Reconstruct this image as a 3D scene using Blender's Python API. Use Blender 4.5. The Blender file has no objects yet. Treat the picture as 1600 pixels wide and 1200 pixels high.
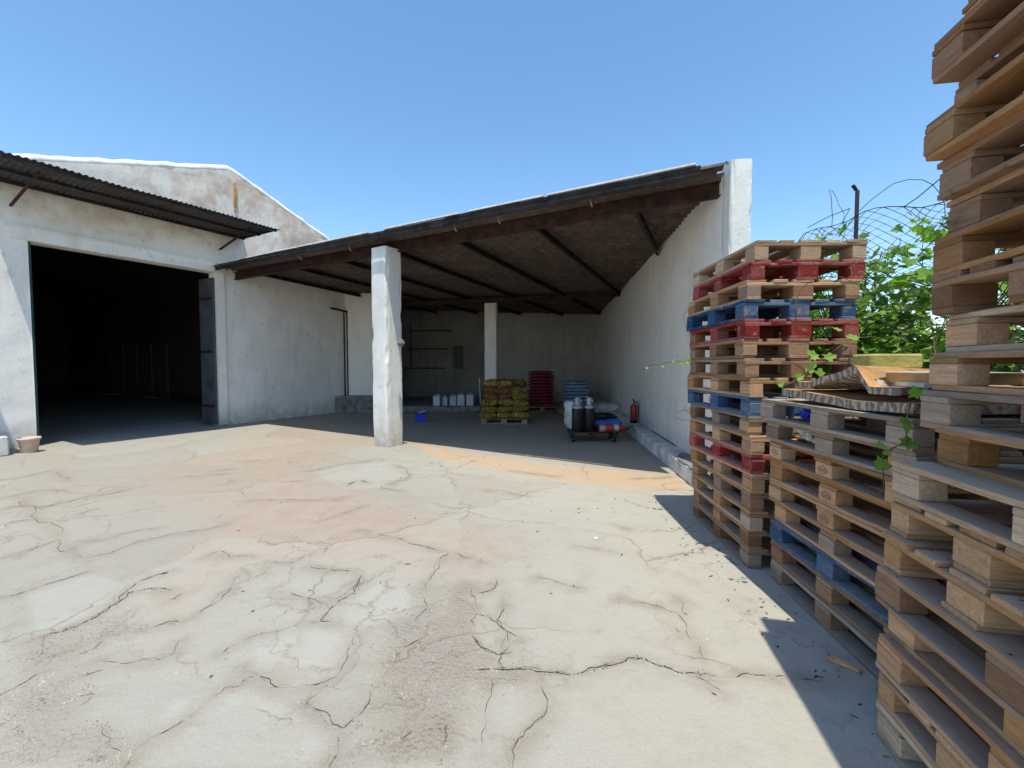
import bpy, bmesh, math, random
import numpy as np
from mathutils import Vector, Matrix, noise
R = math.radians
random.seed(7)
rng = np.random.default_rng(7)
sc = bpy.context.scene
C = sc.collection

# ------------------------------------------------------------------ camera, sky, sun, exposure
PITCH = math.atan(30 / 690)
cd = bpy.data.cameras.new('camera'); cam = bpy.data.objects.new('camera', cd); C.objects.link(cam)
cd.sensor_width = 36; cd.lens = 36 * 690 / 1600; cd.clip_start = 0.05; cd.clip_end = 2000
cam.location = (0, 0, 1.54); cam.rotation_euler = (math.pi / 2 - PITCH, 0, 0)
sc.camera = cam
LIGHT = Vector((-0.055, 0.285, -1.0)).normalized()
w = bpy.data.worlds.new('World'); sc.world = w; w.use_nodes = True
wn = w.node_tree; wn.nodes.clear()
sky = wn.nodes.new('ShaderNodeTexSky'); sky.sky_type = 'NISHITA'; sky.sun_disc = False
sky.sun_elevation = math.asin(-LIGHT.z); sky.sun_rotation = R(180)
sky.air_density = 1.0; sky.dust_density = 0.5; sky.ozone_density = 1.6; sky.altitude = 50
bg = wn.nodes.new('ShaderNodeBackground'); bg.inputs[1].default_value = 0.15
wo = wn.nodes.new('ShaderNodeOutputWorld')
hsv = wn.nodes.new('ShaderNodeHueSaturation'); hsv.inputs['Hue'].default_value = .495; hsv.inputs['Saturation'].default_value = 1.15; hsv.inputs['Value'].default_value = 0.76
wn.links.new(sky.outputs[0], hsv.inputs['Color']); wn.links.new(hsv.outputs[0], bg.inputs[0]); wn.links.new(bg.outputs[0], wo.inputs[0])
sl = bpy.data.lights.new('sun', 'SUN'); sl.energy = 2.35; sl.angle = R(0.53); sl.color = (1.0, 0.95, 0.80)
so = bpy.data.objects.new('sun', sl); C.objects.link(so); so.rotation_euler = LIGHT.to_track_quat('-Z', 'Y').to_euler()
sc.view_settings.view_transform = 'Standard'; sc.view_settings.look = 'None'; sc.view_settings.gamma = 1
sc.view_settings.use_curve_mapping = False; sc.view_settings.exposure = 1.10
sc.render.engine = 'CYCLES'
sc.cycles.max_bounces = 10; sc.cycles.diffuse_bounces = 7; sc.cycles.transparent_max_bounces = 8
sc.cycles.use_denoising = True

# ------------------------------------------------------------------ helpers
def tag(o, label=None, cat=None, group=None, kind=None):
    if label: o['label'] = label
    if cat: o['category'] = cat
    if group: o['group'] = group
    if kind: o['kind'] = kind
    return o
def link(o, parent=None):
    C.objects.link(o)
    if parent is not None: o.parent = parent
    return o
def empty(name, loc=(0, 0, 0), rz=0):
    o = bpy.data.objects.new(name, None); o.empty_display_size = .1
    o.location = loc; o.rotation_euler = (0, 0, rz); return link(o)
def mesh_obj(name, verts, faces, m, parent=None, smooth=False):
    me = bpy.data.meshes.new(name)
    me.from_pydata([tuple(v) for v in verts], [], [tuple(f) for f in faces]); me.update()
    if smooth: me.polygons.foreach_set('use_smooth', [True] * len(me.polygons))
    if m: me.materials.append(m)
    o = bpy.data.objects.new(name, me); return link(o, parent)
class MB:
    """collects simple shapes into one mesh"""
    def __init__(s): s.v = []; s.f = []
    def add(s, vs, fs):
        n = len(s.v); s.v += [tuple(v) for v in vs]; s.f += [tuple(i + n for i in f) for f in fs]
    def box(s, c, size, rot=None):
        x, y, z = [k / 2 for k in size]
        vs = [Vector((a * x, b * y, d * z)) for a in (-1, 1) for b in (-1, 1) for d in (-1, 1)]
        if rot is not None: vs = [rot @ v for v in vs]
        vs = [v + Vector(c) for v in vs]
        s.add(vs, [(0, 1, 3, 2), (4, 6, 7, 5), (0, 4, 5, 1), (2, 3, 7, 6), (0, 2, 6, 4), (1, 5, 7, 3)])
    def bar(s, a, b, wd, ht, up=(0, 0, 1)):
        a = Vector(a); b = Vector(b); d = b - a
        x = d.normalized(); y = Vector(up).cross(x).normalized(); z = x.cross(y)
        s.box((a + b) / 2, (d.length, wd, ht), Matrix((x, y, z)).transposed())
    def tube(s, pts, r, n=6, cap=True):
        pts = [Vector(p) for p in pts]; rs = r if isinstance(r, (list, tuple)) else [r] * len(pts)
        base = len(s.v); vs = []; fs = []
        for i, p in enumerate(pts):
            d = (pts[min(i + 1, len(pts) - 1)] - pts[max(i - 1, 0)]).normalized()
            u = d.orthogonal().normalized() if i == 0 else (u - d * u.dot(d)).normalized()
            v = d.cross(u)
            for k in range(n):
                t = 2 * math.pi * k / n; vs.append(p + (u * math.cos(t) + v * math.sin(t)) * rs[i])
        for i in range(len(pts) - 1):
            for k in range(n):
                fs.append((i * n + k, i * n + (k + 1) % n, (i + 1) * n + (k + 1) % n, (i + 1) * n + k))
        if cap: fs.append(tuple(range(n))[::-1]); fs.append(tuple((len(pts) - 1) * n + k for k in range(n)))
        s.add(vs, fs)
    def lathe(s, prof, n=20, c=(0, 0, 0), rot=None):
        vs = []
        for r, z in prof:
            for k in range(n):
                t = 2 * math.pi * k / n; p = Vector((r * math.cos(t), r * math.sin(t), z))
                if rot is not None: p = rot @ p
                vs.append(p + Vector(c))
        fs = [(i * n + k, i * n + (k + 1) % n, (i + 1) * n + (k + 1) % n, (i + 1) * n + k) for i in range(len(prof) - 1) for k in range(n)]
        s.add(vs, fs)
    def build(s, name, m, parent=None, smooth=False): return mesh_obj(name, s.v, s.f, m, parent, smooth)
def fbm(p, f, o=3):
    v = 0; a = 1
    for i in range(o): v += a * noise.noise(Vector(p) * f); f *= 2.1; a *= .5
    return v

# ------------------------------------------------------------------ materials
class NT:
    def __init__(s, name):
        s.m = bpy.data.materials.new(name); s.m.use_nodes = True; s.t = s.m.node_tree; s.t.nodes.clear()
        s.out = s.n('ShaderNodeOutputMaterial'); s.b = s.n('ShaderNodeBsdfPrincipled')
        s.l(s.b.outputs[0], s.out.inputs[0]); s.b.inputs['Roughness'].default_value = .85
        s.b.inputs['Specular IOR Level'].default_value = .25
    def n(s, t, **k):
        x = s.t.nodes.new(t)
        for a, v in k.items(): setattr(x, a, v)
        return x
    def l(s, a, b): s.t.links.new(a, b)
    def val(s, x, inp):
        if isinstance(x, (int, float)): inp.default_value = x
        elif isinstance(x, tuple): inp.default_value = x if len(x) == 4 else (*x, 1)
        else: s.l(x, inp)
    def coord(s, kind='Object', scale=None, rnd=False):
        tc = s.n('ShaderNodeTexCoord'); o = tc.outputs[kind]
        if rnd:
            oi = s.n('ShaderNodeObjectInfo'); k = s.n('ShaderNodeVectorMath', operation='MULTIPLY_ADD')
            cx = s.n('ShaderNodeCombineXYZ')
            for i in range(3): s.l(oi.outputs['Random'], cx.inputs[i])
            s.l(cx.outputs[0], k.inputs[0]); k.inputs[1].default_value = (37, 53, 71); s.l(o, k.inputs[2]); o = k.outputs[0]
        if scale is not None:
            mp = s.n('ShaderNodeMapping'); mp.inputs['Scale'].default_value = scale; s.l(o, mp.inputs[0]); o = mp.outputs[0]
        return o
    def noise(s, co, scale, detail=5, rough=.55, dist=0, color=False):
        x = s.n('ShaderNodeTexNoise'); s.l(co, x.inputs['Vector']); x.inputs['Scale'].default_value = scale
        x.inputs['Detail'].default_value = detail; x.inputs['Roughness'].default_value = rough; x.inputs['Distortion'].default_value = dist
        return x.outputs['Color' if color else 'Fac']
    def ramp(s, f, a, b, lo=0., hi=1.):
        x = s.n('ShaderNodeMapRange'); s.val(f, x.inputs[0]); x.inputs[1].default_value = a; x.inputs[2].default_value = b
        x.inputs[3].default_value = lo; x.inputs[4].default_value = hi; return x.outputs[0]
    def mix(s, f, a, b, mode='MIX'):
        x = s.n('ShaderNodeMix', data_type='RGBA', blend_type=mode); s.val(f, x.inputs[0]); s.val(a, x.inputs[6]); s.val(b, x.inputs[7]); return x.outputs[2]
    def math(s, op, a, b=0., c=0.):
        x = s.n('ShaderNodeMath', operation=op); s.val(a, x.inputs[0]); s.val(b, x.inputs[1]); s.val(c, x.inputs[2]); return x.outputs[0]
    def attr(s, name):
        x = s.n('ShaderNodeAttribute', attribute_name=name); return x.outputs['Fac']
    def bump(s, h, strength=.3, dist=.01, prev=None):
        x = s.n('ShaderNodeBump'); s.val(h, x.inputs['Height']); x.inputs['Strength'].default_value = strength; x.inputs['Distance'].default_value = dist
        if prev is not None: s.l(prev, x.inputs['Normal'])
        s.l(x.outputs[0], s.b.inputs['Normal']); return x.outputs[0]
    def col(s, c): s.val(c, s.b.inputs['Base Color'])
M = {}
def simple(name, c, rough=.6, metal=0, var=.15, scale=8, bump=.15, spec=.3):
    k = NT(name); co = k.coord(rnd=True); f = k.noise(co, scale)
    d = tuple(x * (1 - var * 2) for x in c); e = tuple(min(1, x * (1 + var)) for x in c)
    k.col(k.mix(k.ramp(f, .3, .7), d, e)); k.b.inputs['Roughness'].default_value = rough; k.b.inputs['Metallic'].default_value = metal
    k.b.inputs['Specular IOR Level'].default_value = spec
    if bump: k.bump(k.noise(co, scale * 6), bump, .01)
    M[name] = k.m; return k.m

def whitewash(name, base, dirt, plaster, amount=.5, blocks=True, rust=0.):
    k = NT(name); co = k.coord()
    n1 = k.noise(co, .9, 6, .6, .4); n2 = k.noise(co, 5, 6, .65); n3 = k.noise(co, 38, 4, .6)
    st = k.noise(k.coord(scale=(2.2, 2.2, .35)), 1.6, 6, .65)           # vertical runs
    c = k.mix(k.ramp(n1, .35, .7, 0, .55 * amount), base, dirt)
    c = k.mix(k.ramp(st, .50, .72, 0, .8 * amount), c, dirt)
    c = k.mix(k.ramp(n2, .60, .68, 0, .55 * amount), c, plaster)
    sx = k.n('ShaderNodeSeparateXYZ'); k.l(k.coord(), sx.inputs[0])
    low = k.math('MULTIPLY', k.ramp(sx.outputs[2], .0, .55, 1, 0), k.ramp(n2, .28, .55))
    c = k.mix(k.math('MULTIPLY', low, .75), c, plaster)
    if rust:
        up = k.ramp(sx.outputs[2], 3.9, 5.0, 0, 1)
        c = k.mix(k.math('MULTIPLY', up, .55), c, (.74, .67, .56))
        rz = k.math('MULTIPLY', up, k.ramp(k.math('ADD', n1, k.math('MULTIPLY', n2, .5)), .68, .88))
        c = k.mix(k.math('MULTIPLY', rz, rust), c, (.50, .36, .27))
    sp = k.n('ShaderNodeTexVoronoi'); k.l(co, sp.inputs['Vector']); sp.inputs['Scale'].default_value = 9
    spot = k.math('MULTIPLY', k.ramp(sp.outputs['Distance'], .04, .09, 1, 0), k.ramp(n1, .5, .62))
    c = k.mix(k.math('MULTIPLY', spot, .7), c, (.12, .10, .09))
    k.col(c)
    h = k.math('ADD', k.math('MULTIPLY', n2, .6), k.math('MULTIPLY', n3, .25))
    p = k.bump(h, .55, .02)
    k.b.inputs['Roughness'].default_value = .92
    M[name] = k.m; return k.m
whitewash('white_wall', (.87, .84, .79), (.62, .57, .51), (.42, .37, .31), .7, rust=.75)
whitewash('white_pier', (.80, .79, .75), (.55, .50, .42), (.36, .30, .24), .8)
whitewash('shed_wall', (.87, .83, .76), (.62, .57, .50), (.33, .30, .27), .5)
whitewash('block_wall', (.27, .25, .225), (.14, .13, .115), (.07, .065, .06), 1.)
whitewash('grey_wall', (.50, .465, .42), (.34, .31, .28), (.18, .17, .155), .9)
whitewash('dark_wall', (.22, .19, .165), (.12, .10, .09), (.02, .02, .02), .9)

def wood_mat(name, paint):
    k = NT(name); oi = k.n('ShaderNodeObjectInfo')
    g = k.coord(scale=(1.2, 14, 14), rnd=True); co = k.coord(rnd=True)
    a = k.noise(g, 5, 7, .62, .9); f = k.noise(g, 22, 4, .6); b = k.noise(co, 3.2, 5, .6); d = k.noise(co, 14, 5, .6)
    tint = oi.outputs['Color']
    hs = k.n('ShaderNodeHueSaturation'); k.l(tint, hs.inputs['Color']); k.l(k.ramp(oi.outputs['Random'], 0, 1, .75, 1.22), hs.inputs['Value'])
    k.l(k.ramp(oi.outputs['Random'], 0, 1, 1.12, .85), hs.inputs['Saturation'])
    c0 = hs.outputs[0]
    dark = k.mix(1, c0, (.58, .50, .44), 'MULTIPLY')
    if paint:
        c = k.mix(k.ramp(b, .35, .7, 0, .45), c0, dark)
        c = k.mix(k.math('MULTIPLY', k.ramp(d, .56, .66), k.ramp(a, .40, .55)), c, (.30, .22, .15))
        c = k.mix(k.math('MULTIPLY', k.ramp(f, .54, .66), k.ramp(b, .45, .6)), c, (.32, .22, .15)); c = k.mix(k.ramp(b, .5, .66, 0, .22), c, (.36, .33, .31))
        c = k.mix(k.ramp(f, .5, .7, 0, .25), c, dark)
    else:
        c = k.mix(k.ramp(a, .35, .68, 0, .85), c0, dark)
        c = k.mix(k.ramp(f, .45, .72, 0, .6), c, dark)
        c = k.mix(k.ramp(b, .58, .78, 0, .35), c, (.24, .21, .18))       # weathered grey
        c = k.mix(k.ramp(d, .64, .74, 0, .7), c, (.07, .05, .04))        # dirt, knots
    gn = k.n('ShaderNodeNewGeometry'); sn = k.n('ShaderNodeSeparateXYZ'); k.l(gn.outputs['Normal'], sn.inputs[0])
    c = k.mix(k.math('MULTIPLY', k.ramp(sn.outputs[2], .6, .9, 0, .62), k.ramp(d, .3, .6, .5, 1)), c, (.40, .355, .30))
    k.col(c); k.b.inputs['Roughness'].default_value = .8
    k.bump(k.math('ADD', a, k.math('MULTIPLY', f, .6)), .5, .004)
    M[name] = k.m
wood_mat('wood', False); wood_mat('painted_wood', True)

def ground_mat():
    k = NT('concrete_ground'); co = k.coord()
    n0 = k.noise(co, .22, 5, .6, .5); n1 = k.noise(co, .9, 7, .62, .6); n2 = k.noise(co, 4.5, 7, .65); n3 = k.noise(co, 30, 5, .7); n4 = k.noise(co, 120, 3, .7)
    c = k.mix(k.ramp(n1, .3, .7), (.256, .241, .208), (.328, .310, .268))
    c = k.mix(k.ramp(n0, .42, .62, 0, .55), c, (.325, .315, .27))
    c = k.mix(k.math('MULTIPLY', k.attr('bright_right'), .8), c, (.40, .375, .318))  # extra brightness of the right side of the yard, put into the colour
    c = k.mix(k.ramp(n2, .5, .72, 0, .55), c, (.25, .225, .185))
    edge = k.math('MULTIPLY_ADD', n2, .55, -.27); edge2 = k.math('MULTIPLY_ADD', n1, .5, -.25)
    def zone(name, lo, hi, col, amt):
        nonlocal c
        f = k.ramp(k.math('ADD', k.math('ADD', k.attr(name), edge), edge2), lo, hi, 0, amt); c = k.mix(f, c, col); return f
    zone('pale', .35, .65, (.375, .37, .34), .5)
    zone('pink', .3, .95, (.345, .262, .20), .78)
    pk = k.math('MULTIPLY', k.ramp(n2, .45, .6), k.attr('pink')); c = k.mix(k.math('MULTIPLY', pk, .5), c, (.30, .21, .155))
    zone('orange', .35, .85, (.50, .315, .175), .75)
    g = zone('gravel', .35, .95, (.225, .19, .145), .8); g = k.math('MULTIPLY', g, k.ramp(n2, .38, .6))
    zone('stain', .4, 1.0, (.21, .172, .15), .7)
    cell = k.n('ShaderNodeTexVoronoi'); k.l(co, cell.inputs['Vector']); cell.inputs['Scale'].default_value = 42; cell.inputs['Randomness'].default_value = 1
    peb = k.mix(k.ramp(cell.outputs['Distance'], .1, .6), (.42, .38, .32), (.20, .165, .135))
    c = k.mix(k.math('MULTIPLY', g, .55), c, peb)
    # hairline crack net between the slabs
    wv = k.n('ShaderNodeVectorMath', operation='MULTIPLY_ADD'); k.l(k.noise(co, 1.6, 6, .6, 0, True), wv.inputs[0]); wv.inputs[1].default_value = (.7, .7, 0); k.l(co, wv.inputs[2])
    vc = k.n('ShaderNodeTexVoronoi', feature='DISTANCE_TO_EDGE'); k.l(wv.outputs[0], vc.inputs['Vector']); vc.inputs['Scale'].default_value = .62
    v1 = k.n('ShaderNodeTexVoronoi', feature='F1'); k.l(wv.outputs[0], v1.inputs['Vector']); v1.inputs['Scale'].default_value = .62
    bw = k.n('ShaderNodeSeparateXYZ'); k.l(v1.outputs['Color'], bw.inputs[0])
    c = k.mix(k.ramp(bw.outputs[0], 0, 1, 0, .35), c, (.40, .395, .35)); c = k.mix(k.ramp(bw.outputs[1], .45, 1, 0, .5), c, (.29, .24, .19))
    wv2 = k.n('ShaderNodeVectorMath', operation='MULTIPLY_ADD'); k.l(k.noise(co, 2.4, 6, .65, 0, True), wv2.inputs[0]); wv2.inputs[1].default_value = (.6, .6, 0); k.l(co, wv2.inputs[2])
    v2 = k.n('ShaderNodeTexVoronoi', feature='DISTANCE_TO_EDGE'); k.l(wv2.outputs[0], v2.inputs['Vector']); v2.inputs['Scale'].default_value = 1.9
    web = k.math('MULTIPLY', k.ramp(v2.outputs['Distance'], .0, .012, 1, 0), k.math('MAXIMUM', k.math('MULTIPLY', k.attr('web'), k.ramp(n2, .30, .44)), k.math('MULTIPLY', k.ramp(n1, .50, .60), .8)))
    c = k.mix(k.math('MULTIPLY', web, .8), c, (.12, .095, .08))
    webs = k.math('MULTIPLY', k.ramp(v2.outputs['Distance'], .0, .06, 1, 0), k.math('MULTIPLY', k.attr('web'), k.ramp(n2, .4, .6))); c = k.mix(k.math('MULTIPLY', webs, .5), c, (.235, .195, .155))
    hair = k.math('MULTIPLY', k.ramp(vc.outputs['Distance'], .0, .006, 1, 0), k.ramp(n1, .44, .56))
    soft = k.math('MULTIPLY', k.ramp(vc.outputs['Distance'], .0, .035, 1, 0), k.ramp(n2, .4, .6))
    c = k.mix(k.math('MULTIPLY', soft, .35), c, (.33, .27, .22))
    c = k.mix(k.math('MULTIPLY', hair, .55), c, (.18, .14, .12))
    # worn dirty margin along the traced cracks
    ck = k.attr('crack'); c = k.mix(k.math('MULTIPLY', ck, k.ramp(n2, .32, .62, .1, .8)), c, (.225, .185, .145))
    # the shed floor: warmer brown put into the colour to offset bluish shade
    c = k.mix(k.ramp(k.math('ADD', k.attr('shed'), edge), .4, .8, 0, .8), c, (.35, .285, .215))
    # pock marks, grit
    pm = k.n('ShaderNodeTexVoronoi'); k.l(co, pm.inputs['Vector']); pm.inputs['Scale'].default_value = 11
    dot = k.math('MULTIPLY', k.ramp(pm.outputs['Distance'], .03, .10, 1, 0), k.ramp(k.noise(co, 2.3, 3), .52, .6))
    c = k.mix(k.math('MULTIPLY', dot, .6), c, (.16, .13, .11))
    pw = k.n('ShaderNodeTexVoronoi'); k.l(co, pw.inputs['Vector']); pw.inputs['Scale'].default_value = 7.3
    dotw = k.math('MULTIPLY', k.ramp(pw.outputs['Distance'], .02, .07, 1, 0), k.ramp(n1, .5, .6))
    c = k.mix(dotw, c, (.70, .67, .60))
    c = k.mix(k.ramp(n3, .3, .7, 0, .28), c, (.33, .30, .25)); c = k.mix(k.ramp(n4, .45, .75, 0, .25), c, (.58, .55, .48))
    k.col(c); k.b.inputs['Roughness'].default_value = .93
    h = k.math('ADD', k.math('MULTIPLY', n2, 1.0), k.math('MULTIPLY', n3, .35))
    h = k.math('SUBTRACT', h, k.math('MULTIPLY', ck, .5)); h = k.math('SUBTRACT', h, k.math('MULTIPLY', hair, .5))
    h = k.math('ADD', h, k.math('MULTIPLY', k.math('MULTIPLY', g, k.ramp(cell.outputs['Distance'], .1, .6, 1, 0)), .8))
    k.bump(h, .75, .02); M['ground'] = k.m
ground_mat()
simple('crack', (.075, .058, .047), .95, 0, .3, 20)
simple('cap_white', (.80, .79, .76), .9, 0, .12, 6, .5)
simple('kerb', (.70, .68, .64), .92, 0, .2, 4, .5)
simple('mortar_grey', (.22, .215, .205), .95, 0, .25, 7, .6)
simple('rust', (.066, .031, .025), .75, .2, .35, 6, .4)
simple('fascia', (.034, .028, .026), .85, 0, .35, 5, .5)
simple('stamp', (.20, .11, .06), .9, 0, .2)
simple('dark_steel', (.045, .033, .032), .6, .4, .3, 5, .3)
simple('door_steel', (.11, .11, .115), .6, .2, .2, 3, .2)
simple('green_frame', (.01, .05, .045), .6, 0, .2, 8)
simple('black_plastic', (.018, .018, .02), .45, 0, .2)
simple('red_paint', (.42, .035, .03), .35, 0, .15, 6, .05, .5)
simple('steel_grey', (.42, .43, .44), .45, .5, .15)
simple('white_plastic', (.48, .50, .53), .4, 0, .08, 5, .05)
simple('bag_white', (.60, .61, .62), .4, 0, .2, 9, .5)
simple('bag_grey', (.25, .25, .26), .6, 0, .25, 7, .6)
simple('bag_blue', (.06, .14, .42), .4, 0, .3, 9, .4)
simple('blue_box', (.02, .05, .50), .4, 0, .1, 4, .05)
simple('pale_blue', (.26, .34, .50), .55, 0, .25, 5, .4)
simple('red_sack', (.20, .025, .04), .6, 0, .25, 6, .4)
simple('pot', (.62, .50, .45), .8, 0, .12, 5, .2)
simple('stem', (.13, .10, .05), .8, 0, .2)
simple('fence_wire', (.055, .042, .045), .6, .4, .1)
simple('rubble', (.40, .36, .30), .95, 0, .3, 9, .4)
simple('board_tan', (.56, .31, .13), .85, 0, .3, 5, .5)
simple('board_pale', (.66, .62, .55), .85, 0, .15, 5, .4)
simple('foam', (.44, .43, .14), .9, 0, .2, 7, .5)
simple('plaster_chunk', (.50, .48, .45), .95, 0, .3, 25, .8)
def sack_mat():
    k = NT('net_sack'); oi = k.n('ShaderNodeObjectInfo'); co = k.coord(rnd=True)
    n = k.noise(co, 7, 5, .6); v = k.n('ShaderNodeTexVoronoi'); k.l(co, v.inputs['Vector']); v.inputs['Scale'].default_value = 18
    c = k.mix(k.ramp(n, .35, .65), oi.outputs['Color'], (.16, .09, .03))
    c = k.mix(k.ramp(v.outputs['Distance'], .2, .7, 0, .5), c, (.05, .03, .01)); k.col(c)
    k.bump(v.outputs['Distance'], .8, .03); M['sack'] = k.m
sack_mat()
def edge_mat():
    k = NT('fluted_edge'); wv = k.n('ShaderNodeTexWave'); k.l(k.coord(), wv.inputs['Vector']); wv.inputs['Scale'].default_value = 7; wv.inputs['Distortion'].default_value = 7; wv.inputs['Detail'].default_value = 4; wv.inputs['Detail Scale'].default_value = 2.5
    wv.bands_direction = 'Y'
    k.col(k.mix(wv.outputs['Fac'], (.17, .125, .095), (.46, .37, .29))); k.bump(wv.outputs['Fac'], .7, .01); M['fluted'] = k.m
edge_mat()
def sheet_mat(name, under, top):
    k = NT(name); co = k.coord(); n = k.noise(co, 1.4, 6, .65, .4); n2 = k.noise(co, 9, 5, .65)
    c = k.mix(k.ramp(n, .3, .7), under, tuple(x * .5 for x in under)); c = k.mix(k.ramp(n2, .5, .75, 0, .5), c, tuple(x * 1.8 for x in under))
    mp = k.n('ShaderNodeMapping'); mp.inputs['Rotation'].default_value = (0, 0, R(31.3)); mp.inputs['Scale'].default_value = (.35, 7, 1); k.l(co, mp.inputs[0]); streaks = k.noise(mp.outputs[0], 1.6, 5, .7)
    c = k.mix(k.ramp(streaks, .42, .66, 0, .7), c, tuple(x * .35 for x in under)); c = k.mix(k.ramp(streaks, .36, .25, 0, .6), c, (under[0] * 2.2, under[1] * 1.7, under[2] * 1.3))
    k.col(c)
    k.bump(n2, .4, .01); k.b.inputs['Roughness'].default_value = .9; M[name] = k.m
sheet_mat('roof_sheet', (.135, .10, .082), (.4, .38, .36))
sheet_mat('canopy_sheet', (.10, .094, .092), (.3, .3, .3))
def leaf_mat(name, a, b, tr):
    k = NT(name); v = k.attr('var'); c = k.mix(v, a, b); k.col(c); k.b.inputs['Roughness'].default_value = .5
    t = k.n('ShaderNodeBsdfTranslucent'); k.l(k.mix(1, c, (1.3, 1.5, .5), 'MULTIPLY'), t.inputs[0])
    mx = k.n('ShaderNodeMixShader'); mx.inputs[0].default_value = tr; k.l(k.b.outputs[0], mx.inputs[1]); k.l(t.outputs[0], mx.inputs[2]); k.l(mx.outputs[0], k.out.inputs[0]); M[name] = k.m
leaf_mat('vine_leaf', (.05, .13, .02), (.27, .45, .08), .42)
leaf_mat('tree_leaf', (.035, .07, .025), (.14, .21, .07), .35)
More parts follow.
